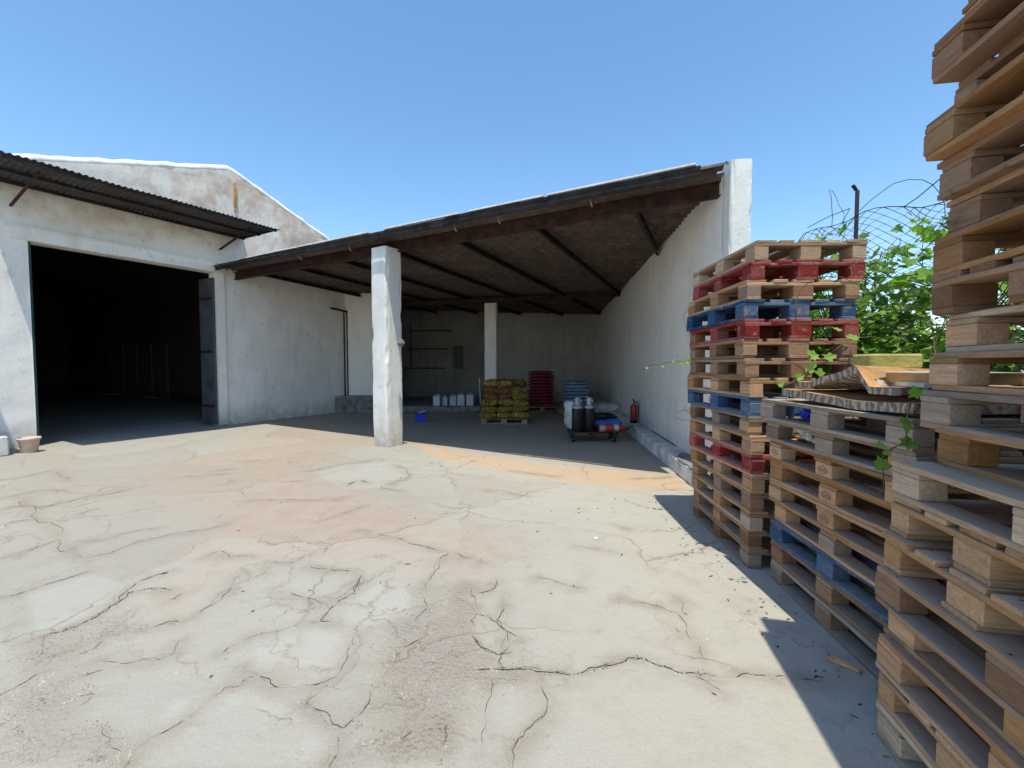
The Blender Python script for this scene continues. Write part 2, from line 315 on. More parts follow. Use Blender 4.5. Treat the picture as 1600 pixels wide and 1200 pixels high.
CR=[(1,[(-6.89,5.88),(-6.76,5.88),(-6.69,6.05),(-6.74,6.50)]),(1,[(-5.90,5.03),(-5.84,5.15),(-5.80,5.37),(-5.42,5.34)]),(1.5,[(-5.43,4.62),(-5.37,4.75),(-5.10,4.71),(-4.99,4.91),(-4.96,5.10),(-4.79,5.23),(-4.65,5.54)]),(1.5,[(-4.95,4.21),(-4.75,4.37)]),(1.5,[(-4.06,3.44),(-4.00,3.62),(-4.02,3.68),(-3.97,3.80)]),(2,[(-3.39,2.86),(-3.32,2.89),(-3.28,3.00),(-3.23,3.09),(-3.19,3.16),(-3.15,3.24)]),(1,[(-3.80,3.79),(-3.59,3.82),(-3.49,4.03),(-3.35,4.11)]),(1.5,[(-3.39,3.46),(-3.28,3.55),(-3.25,3.78),(-3.14,3.88),(-2.85,4.08),(-2.75,4.24)]),(1,[(-5.74,5.13),(-4.98,4.56),(-4.03,3.88),(-3.36,3.42)]),(1.3,[(-2.46,3.49),(-2.43,3.59),(-2.28,3.48),(-2.06,3.48)]),(1,[(-4.47,4.50),(-4.44,4.67)]),(1,[(-6.65,6.38),(-5.86,5.78)]),(0.8,[(-4.62,5.95),(-3.99,6.20)]),(0.8,[(-3.71,5.63),(-3.67,5.78)]),(2,[(-2.56,2.81),(-2.63,2.96),(-2.64,3.09),(-2.54,3.25)]),(3,[(-2.68,2.43),(-2.59,2.50),(-2.54,2.63),(-2.56,2.78),(-2.59,2.92),(-2.52,2.96),(-2.42,2.98),(-2.31,2.94)]),(2,[(-2.38,1.98),(-2.37,2.04),(-2.37,2.12),(-2.32,2.17)]),(2.5,[(-2.39,2.20),(-2.42,2.27),(-2.40,2.32)]),(2,[(-2.19,2.50),(-2.11,2.52),(-2.05,2.59),(-1.95,2.57),(-1.94,2.65),(-1.92,2.77),(-1.94,2.98),(-1.99,3.16)]),(1.2,[(-2.18,2.25),(-2.01,2.21),(-1.84,2.24),(-1.81,2.29),(-1.86,2.41)]),(2,[(-2.13,2.11),(-2.06,2.16)]),(2,[(-1.48,1.62),(-1.51,1.71),(-1.49,1.76),(-1.43,1.83),(-1.40,1.90),(-1.38,1.95)]),(1,[(-1.38,1.95),(-1.37,2.04),(-1.30,2.05)]),(1.5,[(-1.55,2.29),(-1.53,2.37)]),(2,[(-1.31,2.08),(-1.29,2.13)]),(1,[(-1.76,1.82),(-1.55,1.69)]),(1.3,[(-2.31,2.28),(-2.27,2.33),(-2.28,2.40)]),(1.3,[(-2.03,1.99),(-1.95,2.00)]),(1.4,[(-1.95,1.93),(-1.95,1.99)]),(1.6,[(-2.23,2.83),(-2.22,2.92)]),(2,[(-1.09,3.16),(-1.06,2.92),(-1.13,2.82),(-1.15,2.72),(-1.15,2.59),(-1.03,2.57)]),(1.2,[(-1.64,3.00),(-1.45,2.89),(-1.15,2.72)]),(0.9,[(-1.51,2.41),(-1.41,2.47),(-1.27,2.56),(-1.15,2.59)]),(2.2,[(-1.37,2.19),(-1.25,2.12),(-1.14,2.05),(-1.04,2.04),(-0.96,2.06),(-0.87,2.11)]),(1.2,[(-0.87,2.11),(-0.88,2.29),(-0.90,2.44)]),(2,[(-0.95,1.96),(-0.84,1.90),(-0.77,1.83),(-0.71,1.81),(-0.69,1.85),(-0.66,1.92),(-0.66,2.02)]),(2,[(-0.70,1.62),(-0.69,1.68),(-0.72,1.76)]),(2,[(-0.63,2.05),(-0.61,2.20),(-0.58,2.35),(-0.52,2.41)]),(1.5,[(-0.58,2.59),(-0.55,2.70),(-0.58,2.85)]),(1.6,[(-0.28,3.02),(-0.24,2.85),(-0.21,2.68),(-0.25,2.60),(-0.22,2.44),(-0.17,2.34),(-0.08,2.29)]),(4,[(-0.19,2.16),(-0.07,2.17),(0.02,2.17),(0.16,2.15),(0.29,2.13)]),(3,[(0.29,2.13),(0.36,2.15),(0.48,2.20),(0.62,2.26),(0.69,2.25),(0.78,2.19),(0.87,2.14),(0.98,2.13)]),(2,[(0.98,2.13),(1.03,2.11),(1.17,2.14),(1.29,2.12),(1.38,2.10),(1.52,2.08)]),(2,[(0.15,2.11),(0.14,1.87),(0.05,1.77),(0.00,1.70),(0.00,1.62)]),(1.5,[(-0.10,2.11),(-0.12,1.89),(-0.12,1.72)]),(2,[(-0.21,2.66),(-0.09,2.58),(0.03,2.42)]),(2,[(-0.11,3.09),(-0.12,2.98),(-0.23,2.91)]),(2,[(-0.05,2.92),(-0.05,2.73),(-0.09,2.60),(-0.03,2.49),(-0.04,2.31),(-0.07,2.23),(-0.04,2.15)]),(2,[(-0.22,2.43),(-0.16,2.34),(-0.08,2.28),(0.00,2.31)]),(1.2,[(0.20,3.14),(0.33,3.06),(0.47,2.99)]),(1.3,[(0.70,2.85),(0.94,2.75),(1.02,2.68),(1.03,2.55),(1.02,2.37),(1.00,2.23)]),(1,[(1.09,2.92),(1.05,2.66)]),(1.2,[(0.99,4.23),(1.08,4.08)]),(1,[(0.90,2.12),(0.95,2.08),(0.98,2.01)]),(1.8,[(-1.44,4.06),(-1.14,3.92),(-0.94,3.79),(-0.68,3.64),(-0.51,3.57),(-0.38,3.47),(-0.20,3.38)]),(2,[(-0.51,3.57),(-0.57,3.38),(-0.58,3.17),(-0.59,2.96)]),(2,[(-1.55,3.32),(-1.42,3.27),(-1.23,3.24),(-1.11,3.20),(-1.07,2.93)]),(1,[(-1.55,3.32),(-1.64,3.52),(-1.69,3.38),(-1.91,3.38)]),(1.5,[(-1.85,6.76),(-1.43,6.12),(-1.47,5.82),(-1.64,5.48),(-1.32,5.34)]),(1.2,[(-3.06,6.35),(-2.91,6.35),(-2.62,6.80),(-2.14,7.17)]),(1,[(-2.96,4.98),(-2.70,4.98),(-2.34,4.96),(-1.99,4.98),(-1.93,5.13)]),(1,[(-1.87,4.33),(-1.74,4.54),(-1.62,4.73)]),(2.5,[(-2.10,5.60),(-2.05,5.82),(-1.88,5.72)]),(1,[(-4.26,6.89),(-4.07,7.13)]),(1,[(-4.29,6.35),(-4.13,6.50)]),(1,[(-1.86,3.13),(-1.82,3.20),(-1.86,3.32)]),(0.9,[(-0.01,6.35),(0.64,6.02)]),(0.9,[(-0.34,5.37),(0.20,5.13)]),(0.8,[(0.55,3.73),(0.84,3.58)]),(1,[(0.93,2.56),(0.97,2.47)]),(1.2,[(2.20,6.02),(1.65,5.91)]),(2,[(-0.28,1.72),(-0.27,1.77),(-0.28,1.83)]),(1.6,[(-0.46,1.75),(-0.42,1.81)])]
ZN=dict(pink=[(-5.33,6.38),(-5.23,9.44),(-2.96,8.45),(-2.90,6.20),(-1.12,4.77),(0.00,3.95),(0.07,3.67),(-0.10,3.37),(-0.28,3.11),(-0.70,3.16),(-1.49,3.37),(-1.87,3.42),(-2.01,3.16),(-1.86,2.50),(-2.10,2.53),(-2.43,2.73),(-2.60,3.26),(-2.90,4.19),(-3.92,4.77)],
orange=[(-2.00,8.59),(-1.21,8.32),(-0.43,7.43),(0.68,6.67),(2.42,6.12),(2.16,5.31),(1.57,5.37),(0.59,5.78),(-0.38,6.50),(-1.13,7.03)],
orange2=[(-5.89,9.61),(-4.40,10.80),(-2.57,8.80),(-2.85,8.12),(-4.51,8.12),(-5.00,7.28)],
pale=[(-2.87,6.27),(-2.61,6.76),(-1.93,6.94),(-1.43,6.12),(-1.61,5.48),(-2.06,5.39)],
pale2=[(-1.03,2.89),(-0.87,3.11),(-0.73,2.98),(-0.64,2.70),(-0.80,2.56),(-1.01,2.56)],
pale3=[(-1.50,2.47),(-1.22,2.56),(-0.91,2.41),(-0.87,2.15),(-1.01,2.05),(-1.30,2.17)],
pale4=[(-3.30,2.93),(-3.13,3.21),(-2.68,3.02),(-2.57,2.66),(-2.72,2.47)],
pale5=[(-1.57,1.98),(-1.29,2.06),(-0.74,1.77),(-0.73,1.62),(-1.44,1.62)],
gravel=[(-0.71,3.02),(-0.28,3.11),(-0.20,2.41),(-0.03,2.20),(0.32,2.13),(0.00,2.04),(-0.18,2.06),(-0.20,1.62),(-0.59,1.62),(-0.65,1.87),(-0.63,2.11),(-0.79,2.20),(-0.75,2.53),(-0.59,2.66)],
web1=[(-6.49,5.54),(-5.02,6.02),(-3.78,4.77),(-3.28,3.37),(-3.00,2.98),(-3.33,2.81)],
web2=[(-2.09,3.37),(-0.99,3.37),(-0.27,3.06),(0.00,2.35),(-0.06,2.11),(-0.46,1.91),(-0.76,1.80),(-1.32,2.11)],
stain=[(-0.79,2.66),(-0.47,2.89),(-0.26,2.47),(-0.21,2.02),(-0.25,1.68),(-0.47,1.62),(-0.60,1.91),(-0.59,2.20),(-0.75,2.41)],
gravel2=[(-2.37,1.98),(-2.31,2.15),(-2.14,2.11),(-1.96,1.91),(-1.47,1.62),(-1.96,1.62)],
gravel3=[(-2.68,2.44),(-2.50,2.60),(-2.39,2.73),(-2.15,2.50),(-2.28,2.35),(-2.26,2.20),(-2.36,2.11),(-2.87,2.41)])

# ------------------------------------------------------------------ ground
GX = np.linspace(-3.4, 2.6, 760); 
def poly_sd(px, py, poly):
    """signed distance (positive inside) of points to a polygon"""
    inside = np.zeros(px.shape, bool); d = np.full(px.shape, 1e9); n = len(poly)
    for i in range(n):
        x0, y0 = poly[i]; x1, y1 = poly[(i + 1) % n]
        if y0 != y1:
            hit = ((y0 > py) != (y1 > py)) & (px < (x1 - x0) * (py - y0) / (y1 - y0) + x0); inside ^= hit
        dx, dy = x1 - x0, y1 - y0; t = np.clip(((px - x0) * dx + (py - y0) * dy) / (dx * dx + dy * dy + 1e-9), 0, 1)
        d = np.minimum(d, np.hypot(px - x0 - t * dx, py - y0 - t * dy))
    return np.where(inside, d, -d)
def build_ground():
    xs = np.linspace(-16, 6, 441); ys = np.linspace(-3, 26, 581)
    X, Y = np.meshgrid(xs, ys); px, py = X.ravel(), Y.ravel(); n = len(px)
    co = np.stack([px, py, np.zeros(n)], 1).astype(np.float32)
    nx, ny = len(xs), len(ys); idx = np.arange(nx * ny).reshape(ny, nx)
    q = np.stack([idx[:-1, :-1], idx[:-1, 1:], idx[1:, 1:], idx[1:, :-1]], -1).reshape(-1, 4)
    me = bpy.data.meshes.new('ground'); me.vertices.add(n); me.vertices.foreach_set('co', co.ravel())
    me.loops.add(q.size); me.loops.foreach_set('vertex_index', q.ravel().astype(np.int32)); me.polygons.add(len(q))
    me.polygons.foreach_set('loop_start', np.arange(0, q.size, 4, dtype=np.int32)); me.update(); me.validate()
    def at(name, arr):
        a = me.attributes.new(name, 'FLOAT', 'POINT'); a.data.foreach_set('value', arr.astype(np.float32))
    def zone(names, soft):
        r = np.zeros(n)
        for k in names: r = np.maximum(r, np.clip(.5 + poly_sd(px, py, ZN[k]) / (soft * 2), 0, 1))
        return r
    at('pink', zone(['pink', 'orange2'], .35)); at('orange', zone(['orange'], .12)); at('pale', zone(['pale', 'pale2', 'pale3', 'pale4', 'pale5'], .06))
    at('bright_right', np.clip(.5 + poly_sd(px, py, [(-1.8, 7.5), (.3, 4.1), (.15, 3.2), (.3, 2.1), (.4, .5), (4, .5), (3, 6.2), (-.5, 8)]) / 1.6, 0, 1))
    at('stain', zone(['stain'], .12))
    at('web', zone(['gravel', 'gravel3', 'web1', 'web2'], .3))
    at('gravel', zone(['gravel', 'gravel2', 'gravel3'], .10))
    shed = [(-7.1, 11.3), (-2.3, 8.7), (2.45, 5.8), (3.7, 19), (-8, 19)]
    at('shed', np.clip(.5 + poly_sd(px, py, shed) / 1.2, 0, 1))
    ck = np.zeros(n)
    for wd, pts in CR:
        for (x0, y0), (x1, y1) in zip(pts[:-1], pts[1:]):
            s = (.012 + .008 * wd) * (1 + .25 * (y0 - 2)) if y0 > 2 else .012 + .008 * wd
            m = (px > min(x0, x1) - .3) & (px < max(x0, x1) + .3) & (py > min(y0, y1) - .3) & (py < max(y0, y1) + .3)
            dx, dy = x1 - x0, y1 - y0; t = np.clip(((px[m] - x0) * dx + (py[m] - y0) * dy) / (dx * dx + dy * dy + 1e-9), 0, 1)
            d = np.hypot(px[m] - x0 - t * dx, py[m] - y0 - t * dy); ck[m] = np.maximum(ck[m], np.clip(1 - d / (s + .085), 0, 1) ** 1.2)
    at('crack', ck)
    me.materials.append(M['ground']); o = bpy.data.objects.new('ground', me); link(o); tag(o, kind='structure')
    o2 = mesh_obj('ground', [(-600, -600, -.03), (600, -600, -.03), (600, 600, -.03), (-600, 600, -.03)], [(0, 1, 2, 3)], M['ground']); tag(o2, kind='structure')
build_ground()
def ribbon(mb, pts, w0, z=.003):
    P = [Vector((x, y)) for x, y in pts]
    for it in range(3):
        Q = [P[0]]
        for a, b in zip(P[:-1], P[1:]):
            d = b - a; m = (a + b) / 2 + Vector((-d.y, d.x)) * random.uniform(-.13, .13); Q += [m, b]
        P = Q
    n = len(P); vs = []
    for i, p in enumerate(P):
        d = (P[min(i + 1, n - 1)] - P[max(i - 1, 0)]).normalized(); s = Vector((-d.y, d.x)); t = i / (n - 1)
        hw = w0 * (p.y / 690) * .33 * min(1, .25 + 6 * min(t, 1 - t)) * random.uniform(.35, 1.35)
        if w0 < 2.6 and noise.noise((p.x * 9, p.y * 9, 3)) < -.12: hw *= .15
        if w0 > 2.6: hw *= .8 + 1.1 * abs(noise.noise((p.x * 14, p.y * 14, 1)))
        vs += [(p.x + s.x * hw, p.y + s.y * hw, z), (p.x - s.x * hw, p.y - s.y * hw, z)]
    mb.add(vs, [(2 * i, 2 * i + 1, 2 * i + 3, 2 * i + 2) for i in range(n - 1)])
cm = MB()
for wd, pts in CR:
    ribbon(cm, pts, wd * .9)
    if wd >= 2:
        for j in range(1):
            off = random.uniform(-1, 1) * .012 * wd; ribbon(cm, [(x + off * random.uniform(.4, 1.4), y + off) for x, y in pts], wd * .22, .0042 + j * .0006)
o = cm.build('ground_cracks', M['crack']); tag(o, kind='structure')
# loose grit and stones lying in the broken zones
def rubble():
    mb = MB(); zs = ['gravel', 'gravel2', 'gravel3']
    def stone(x, y, r):
        h = r * random.uniform(.5, .9); n = 5; a0 = random.random() * 6
        b = [(x + r * math.cos(a0 + i * 1.2566) * random.uniform(.7, 1.2), y + r * math.sin(a0 + i * 1.2566) * random.uniform(.7, 1.2), 0) for i in range(n)]
        t = [(x + (p[0] - x) * .55, y + (p[1] - y) * .55, h) for p in b]
        mb.add(b + t, [(i, (i + 1) % n, n + (i + 1) % n, n + i) for i in range(n)] + [tuple(range(n, 2 * n))])
    for z, cnt in zip(zs, (1100, 700, 260)):
        P = ZN[z]; x0, x1 = min(p[0] for p in P), max(p[0] for p in P); y0, y1 = min(p[1] for p in P), max(p[1] for p in P)
        cxs = rng.uniform(x0, x1, cnt * 3); cys = rng.uniform(y0, y1, cnt * 3); sd = poly_sd(cxs, cys, P)
        k = 0
        for x, y, s in zip(cxs, cys, sd):
            if s > -.05 and noise.noise((x * 4, y * 4, 0)) > -.15:
                stone(x, y, random.choice([.0022, .003, .004, .0055]) * random.uniform(.7, 1.3)); k += 1
                if k >= cnt: break
    for wd, pts in CR:
        if wd >= 3:
            for (xa, ya), (xb, yb) in zip(pts[:-1], pts[1:]):
                for q in range(26): t = random.random(); stone(xa + (xb - xa) * t + random.gauss(0, .012), ya + (yb - ya) * t + random.gauss(0, .012), random.uniform(.002, .007))
    for i in range(420):
        wd, pts = random.choice(CR); x, y = random.choice(pts); stone(x + random.gauss(0, .05), y + random.gauss(0, .05), random.uniform(.002, .006))
    for i in range(150): stone(random.uniform(-5, 1.5), random.uniform(1.6, 6), random.uniform(.003, .007))
    o = mb.build('rubble', M['rubble']); tag(o, 'loose grit and small stones in the broken patches of the yard', 'rubble', kind='stuff')
rubble()

# ------------------------------------------------------------------ warehouse on the left
A0 = Vector((-9.006, 8.316, 0)); UU = Vector((.4992, .8665, 0)); NN = Vector((.8665, -.4992, 0))
def FW(u, z, n=0.): return A0 + UU * u + NN * n + Vector((0, 0, z))
def rough_grid(mb, f, u0, u1, z0, z1, res, amp, nrm, freq=1.1, top=None):
    nu = max(2, int((u1 - u0) / res) + 1); nz = max(2, int(((z1 if top is None else z1) - z0) / res) + 1); vs = []
    for i in range(nu):
        u = u0 + (u1 - u0) * i / (nu - 1); zt = z1 if top is None else top(u)
        for j in range(nz):
            z = z0 + (zt - z0) * j / (nz - 1); p = f(u, z); vs.append(p + nrm * (amp * fbm(p, freq)))
    mb.add(vs, [(i * nz + j, (i + 1) * nz + j, (i + 1) * nz + j + 1, i * nz + j + 1) for i in range(nu - 1) for j in range(nz - 1)])
U0, U1, DOORW, DOORH = -5.5, 7.12, 3.22, 3.84
def gable(u):
    return 6.5 - (3.66 - u) * .325 if u < 3.66 else 6.5 - (u - 3.66) * .375
wh = empty('warehouse', tuple(A0)); wh.location = (0, 0, 0)
tag(wh, 'long whitewashed warehouse with gabled front and wide dark open doorway', 'warehouse')
mb = MB()
rough_grid(mb, lambda u, z: FW(u, z), U0, 0, 0, DOORH, .1, .022, NN)
rough_grid(mb, lambda u, z: FW(u, z), DOORW, U1, 0, DOORH, .1, .022, NN)
rough_grid(mb, lambda u, z: FW(u, z), U0, U1, DOORH, 6.4, .1, .022, NN, top=gable)
for u, s in ((0, 1), (DOORW, -1)):                      # jamb reveals
    mb.add([FW(u, 0, .01), FW(u, DOORH, .01), FW(u, DOORH, -.3), FW(u, 0, -.3)], [(0, 1, 2, 3)])
mb.add([FW(0, DOORH, .01), FW(DOORW, DOORH, .01), FW(DOORW, DOORH, -.3), FW(0, DOORH, -.3)], [(0, 1, 2, 3)])
mb.add([FW(U1, 0, 0), FW(U1, gable(U1), 0), FW(U1, gable(U1), -.3), FW(U1, 0, -.3)], [(0, 1, 2, 3)])
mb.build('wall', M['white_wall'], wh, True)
mb = MB()                                               # lintel band and casing standing proud of the wall
def band(mb, u0, u1, z0, z1, t):
    vs = [FW(u, z, n) for u in (u0, u1) for z in (z0, z1) for n in (-.02, t)]
    mb.add(vs, [(0, 1, 3, 2), (4, 6, 7, 5), (0, 4, 5, 1), (2, 3, 7, 6), (0, 2, 6, 4), (1, 5, 7, 3)])
band(mb, -.22, 3.46, 3.852, 4.06, .035); band(mb, -.30, 3.5, 4.062, 4.095, .055); band(mb, 3.225, 3.42, 0.02, 3.85, .038)
mb.build('lintel', M['white_wall'], wh)
mb = MB(); uu = -5.5; pts = []
while uu <= 7.3: pts.append(FW(uu, gable(uu) + .03 + .02 * noise.noise((uu * 2, 3, 0)), -.1)); uu += .12
mb.tube(pts, [.10 + .03 * noise.noise((i * .5, 0, 7)) for i in range(len(pts))], 8)
mb.build('coping', M['cap_white'], wh, True)
mb = MB(); band(mb, 3.72, 3.78, 5.5, 6.2, .04); mb.build('downpipe_stub', M['board_tan'], wh)
mb = MB(); band(mb, 0.003, .035, 0.01, DOORH - .01, .012); mb.build('door_frame', M['green_frame'], wh)
# folded-in steel door leaf on the right jamb
mb = MB()
a = FW(DOORW - .035, 0, -.02); b = FW(DOORW - .06, 0, -.62)
mb.bar(a + Vector((0, 0, 1.87)), b + Vector((0, 0, 1.87)), .05, 3.66)
dl = mb.build('door', M['door_steel'], wh)
mb = MB()
for z in (.5, 1.87, 3.2): mb.bar(FW(DOORW - .075, z, -.05), FW(DOORW - .095, z, -.58), .02, .05)
mb.build('brace', M['dark_steel'], dl)
# inside: floor shade comes from real walls and roof
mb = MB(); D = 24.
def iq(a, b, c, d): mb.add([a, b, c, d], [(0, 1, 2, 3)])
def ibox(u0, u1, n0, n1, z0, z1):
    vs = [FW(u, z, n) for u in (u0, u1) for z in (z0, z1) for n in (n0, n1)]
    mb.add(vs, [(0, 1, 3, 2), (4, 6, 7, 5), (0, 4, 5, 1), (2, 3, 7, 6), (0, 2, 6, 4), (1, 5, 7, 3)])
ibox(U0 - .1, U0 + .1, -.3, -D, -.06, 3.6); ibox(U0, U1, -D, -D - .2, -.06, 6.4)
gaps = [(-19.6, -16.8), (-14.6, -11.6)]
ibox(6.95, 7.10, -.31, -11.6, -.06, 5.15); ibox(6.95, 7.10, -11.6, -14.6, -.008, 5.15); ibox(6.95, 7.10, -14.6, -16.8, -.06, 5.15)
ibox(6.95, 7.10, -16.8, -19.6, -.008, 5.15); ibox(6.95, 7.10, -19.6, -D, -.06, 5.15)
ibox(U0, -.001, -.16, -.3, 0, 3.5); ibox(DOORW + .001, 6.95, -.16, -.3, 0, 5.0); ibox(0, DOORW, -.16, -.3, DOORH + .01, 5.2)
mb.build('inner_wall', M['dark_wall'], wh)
mb = MB()
for j in range(5):
    n0 = -11.7 - j * 1.55; ibox(6.86, 6.94, n0, n0 - 1.3, .06, 2.5)
mb.build('inner_panel', M['block_wall'], wh)
mb = MB()
nn = 26
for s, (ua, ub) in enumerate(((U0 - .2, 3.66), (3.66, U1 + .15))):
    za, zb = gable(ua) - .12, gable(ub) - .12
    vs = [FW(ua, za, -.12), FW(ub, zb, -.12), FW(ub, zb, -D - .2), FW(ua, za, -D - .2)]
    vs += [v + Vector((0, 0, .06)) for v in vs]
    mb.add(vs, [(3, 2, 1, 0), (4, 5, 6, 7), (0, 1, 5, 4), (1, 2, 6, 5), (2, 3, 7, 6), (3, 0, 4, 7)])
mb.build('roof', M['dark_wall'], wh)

def canopy(name, ua, ub, label, shape=1):
    cn = empty(name); tag(cn, label, 'canopy')
    mb = MB(); nu = int((ub - ua) / .012); vs = []
    for i in range(nu + 1):
        u = ua + (ub - ua) * i / nu
        for n in (-.05, .55, 1.1, 1.6 + .02 * noise.noise((u * .9, 0, 4))):
            vs.append(FW(u, 4.86 + .012 * math.sin(2 * math.pi * (u - ua) / .09) - .02 * n / 1.6 + .03 * noise.noise((u * .8, n, 9)), n))
    m = len(vs); vs += [v + Vector((0, 0, .004)) for v in vs]
    fs = []
    for i in range(nu):
        for j in range(3):
            a = i * 4 + j; fs += [(a, a + 1, a + 5, a + 4), (m + a, m + a + 4, m + a + 5, m + a + 1)]
        fs.append((i * 4 + 3, i * 4 + 3 + m, i * 4 + 7 + m, i * 4 + 7))
    mb.add(vs, fs); mb.build('sheet', M['canopy_sheet'], cn)
    mb = MB()
    for n in (.12, .8, 1.5): mb.bar(FW(ua + .03, 4.81, n), FW(ub - .03, 4.81, n), .05, .05)
    mb.bar(FW(ub - .05, 4.825, .05), FW(ub - .05, 4.825, 1.55), .02, .04)
    mb.build('frame', M['dark_steel'], cn)
    for u in (ua + .42, ub - .6):
        mb = MB(); mb.bar(FW(u, 4.42, .03), FW(u + .1, 4.79, 1.2), .035, .035); mb.build('bracket', M['rust'], cn)
canopy('door_canopy', -.62, 3.93, 'corrugated sheet canopy over the wide warehouse doorway')
canopy('door_canopy', -5.2, -1.34, 'unseen corrugated canopy left of the doorway, added to cast a shadow on the warehouse front')  # out of view, added for the shadow it throws on the wall
# concrete block at the foot of the wall and a pot
mb = MB(); band(mb, -2.2, -.52, .0, .33, .85); o = mb.build('wall_footing', M['kerb']); tag(o, 'low shaded concrete footing block left of the warehouse doorway', 'footing')
bv = o.modifiers.new('b', 'BEVEL'); bv.width = .02
mb = MB(); mb.lathe([(.0, .0), (.105, .0), (.135, .225), (.155, .225), (.155, .265), (.135, .265), (.12, .20), (.0, .18)], 28, (-8.50, 7.72, 0))
o = mb.build('plant_pot', M['pot'], None, True); tag(o, 'empty pinkish clay pot at the left foot of the warehouse doorway', 'pot')
# pipes where the warehouse wall ends
pp = empty('wall_pipe'); tag(pp, 'pair of thin dark pipes running down the inner end of the warehouse wall', 'pipe')
for n, u in ((.05, 7.04), (.05, 7.16)):
    mb = MB(); mb.tube([FW(u, .42, n), FW(u, 3.3, n)], .022, 8); mb.build('pipe', M['dark_steel'], pp, True)
mb = MB(); mb.bar(FW(6.55, 3.32, .05), FW(7.45, 3.25, .05), .04, .06); mb.build('crossbar', M['dark_steel'], pp)

# ------------------------------------------------------------------ right boundary wall, kerb
WD = Vector((.0792, .9969, 0)); WN = Vector((-.9969, .0792, 0)); W0 = Vector((2.55, 5.25, 0))
def SW(t, z, n=0.): return W0 + WD * t + WN * n + Vector((0, 0, z))
F0 = Vector((-7.17, 11.5, 0)); FD = Vector((.854, -.52, 0)).normalized(); FB = Vector((.52, .854, 0)).normalized()
def roofz(p):
    d = p - F0; s = d.dot(FD); b = d.dot(FB); return 3.96 - .0130 * s - .022 * b
sw = empty('boundary_wall'); tag(sw, 'tall whitewashed side wall of the open shed ending in a raised white pier', 'wall')
mb = MB(); rough_grid(mb, lambda t, z: SW(t, z), .2, 13.6, 0, 3.9, .12, .02, WN, top=lambda t: roofz(SW(t, 0)) + .09)
mb.add([SW(.27, 0, -.25), SW(.27, 3.88, -.25), SW(13.6, 3.7, -.25), SW(13.6, 0, -.25), SW(.27, 3.88, 0), SW(13.6, 3.7, 0)], [(0, 3, 2, 1), (1, 2, 5, 4)])
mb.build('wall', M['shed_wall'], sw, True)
def rough_column(cx, cy, wx, wy, z0, z1, ang, seed, mat, name, parent, chip=.05, per=12):
    vs = []; rows = int((z1 - z0) / .04); ring = []
    for s in range(4):
        for k in range(per):
            t = -1 + 2 * k / per; ring.append([(t, -1), (1, t), (-t, 1), (-1, -t)][s])
    ca, sa = math.cos(ang), math.sin(ang)
    for j in range(rows + 1):
        z = z0 + (z1 - z0) * j / rows
        for x, y in ring:
            corner = max(0, min(abs(x), abs(y)) - .6) / .4
            c = max(0, noise.noise((x * 2 + seed, y * 2, z * 2.6)) - .12) * chip * 3 * corner + .012 * corner ** 3
            k = 1 - c / (min(wx, wy) / 2); g = .003 * fbm((x * .3 + seed, y * .3, z), 4)
            px, py = x * (wx / 2 + g) * k, y * (wy / 2 + g) * k
            vs.append((cx + px * ca - py * sa, cy + px * sa + py * ca, z))
    n = 4 * per; fs = [(j * n + k, j * n + (k + 1) % n, (j + 1) * n + (k + 1) % n, (j + 1) * n + k) for j in range(rows) for k in range(n)]
    fs.append(tuple(rows * n + k for k in range(n)))
    return mesh_obj(name, vs, fs, mat, parent)
pc = SW(.13, 0, -.125)
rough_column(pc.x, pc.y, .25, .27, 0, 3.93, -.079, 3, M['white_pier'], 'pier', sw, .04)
mb = MB(); vs = []
tt = -1.0; n = 0
while tt < 13.3:
    for x, z in ((0, 0), (0, .2), (.29, .21)):
        e = .012 * noise.noise((tt * 3, x, z * 5)); vs.append(SW(tt, z, .29 - x + (e if x == 0 else 0)) + Vector((0, 0, .012 * noise.noise((tt * 2.2, x * 3, 2)) if z else 0)))
    tt += .08; n += 1
mb.add(vs, [(i * 3 + k, i * 3 + k + 1, i * 3 + k + 4, i * 3 + k + 3) for i in range(n - 1) for k in range(2)] + [(0, 1, 2)])
o = mb.build('kerb', M['kerb']); tag(o, kind='structure')
mb = MB(); vs = []; P = [(.35, .30), (.50, .27), (.62, .295), (.78, .30), (1.05, .26), (1.35, .12), (1.30, .03), (.35, .02), (-.4, .02), (-.4, .24), (.1, .26)]
mb.add([SW(t, .222, n) for t, n in P], [tuple(range(len(P)))]); mb.add([SW(t, .222, n) for t, n in ((1.9, .05), (3.6, .045), (3.6, .012), (1.9, .012))], [(0, 1, 2, 3)])
o = mb.build('kerb_patch', M['mortar_grey']); tag(o, kind='structure')

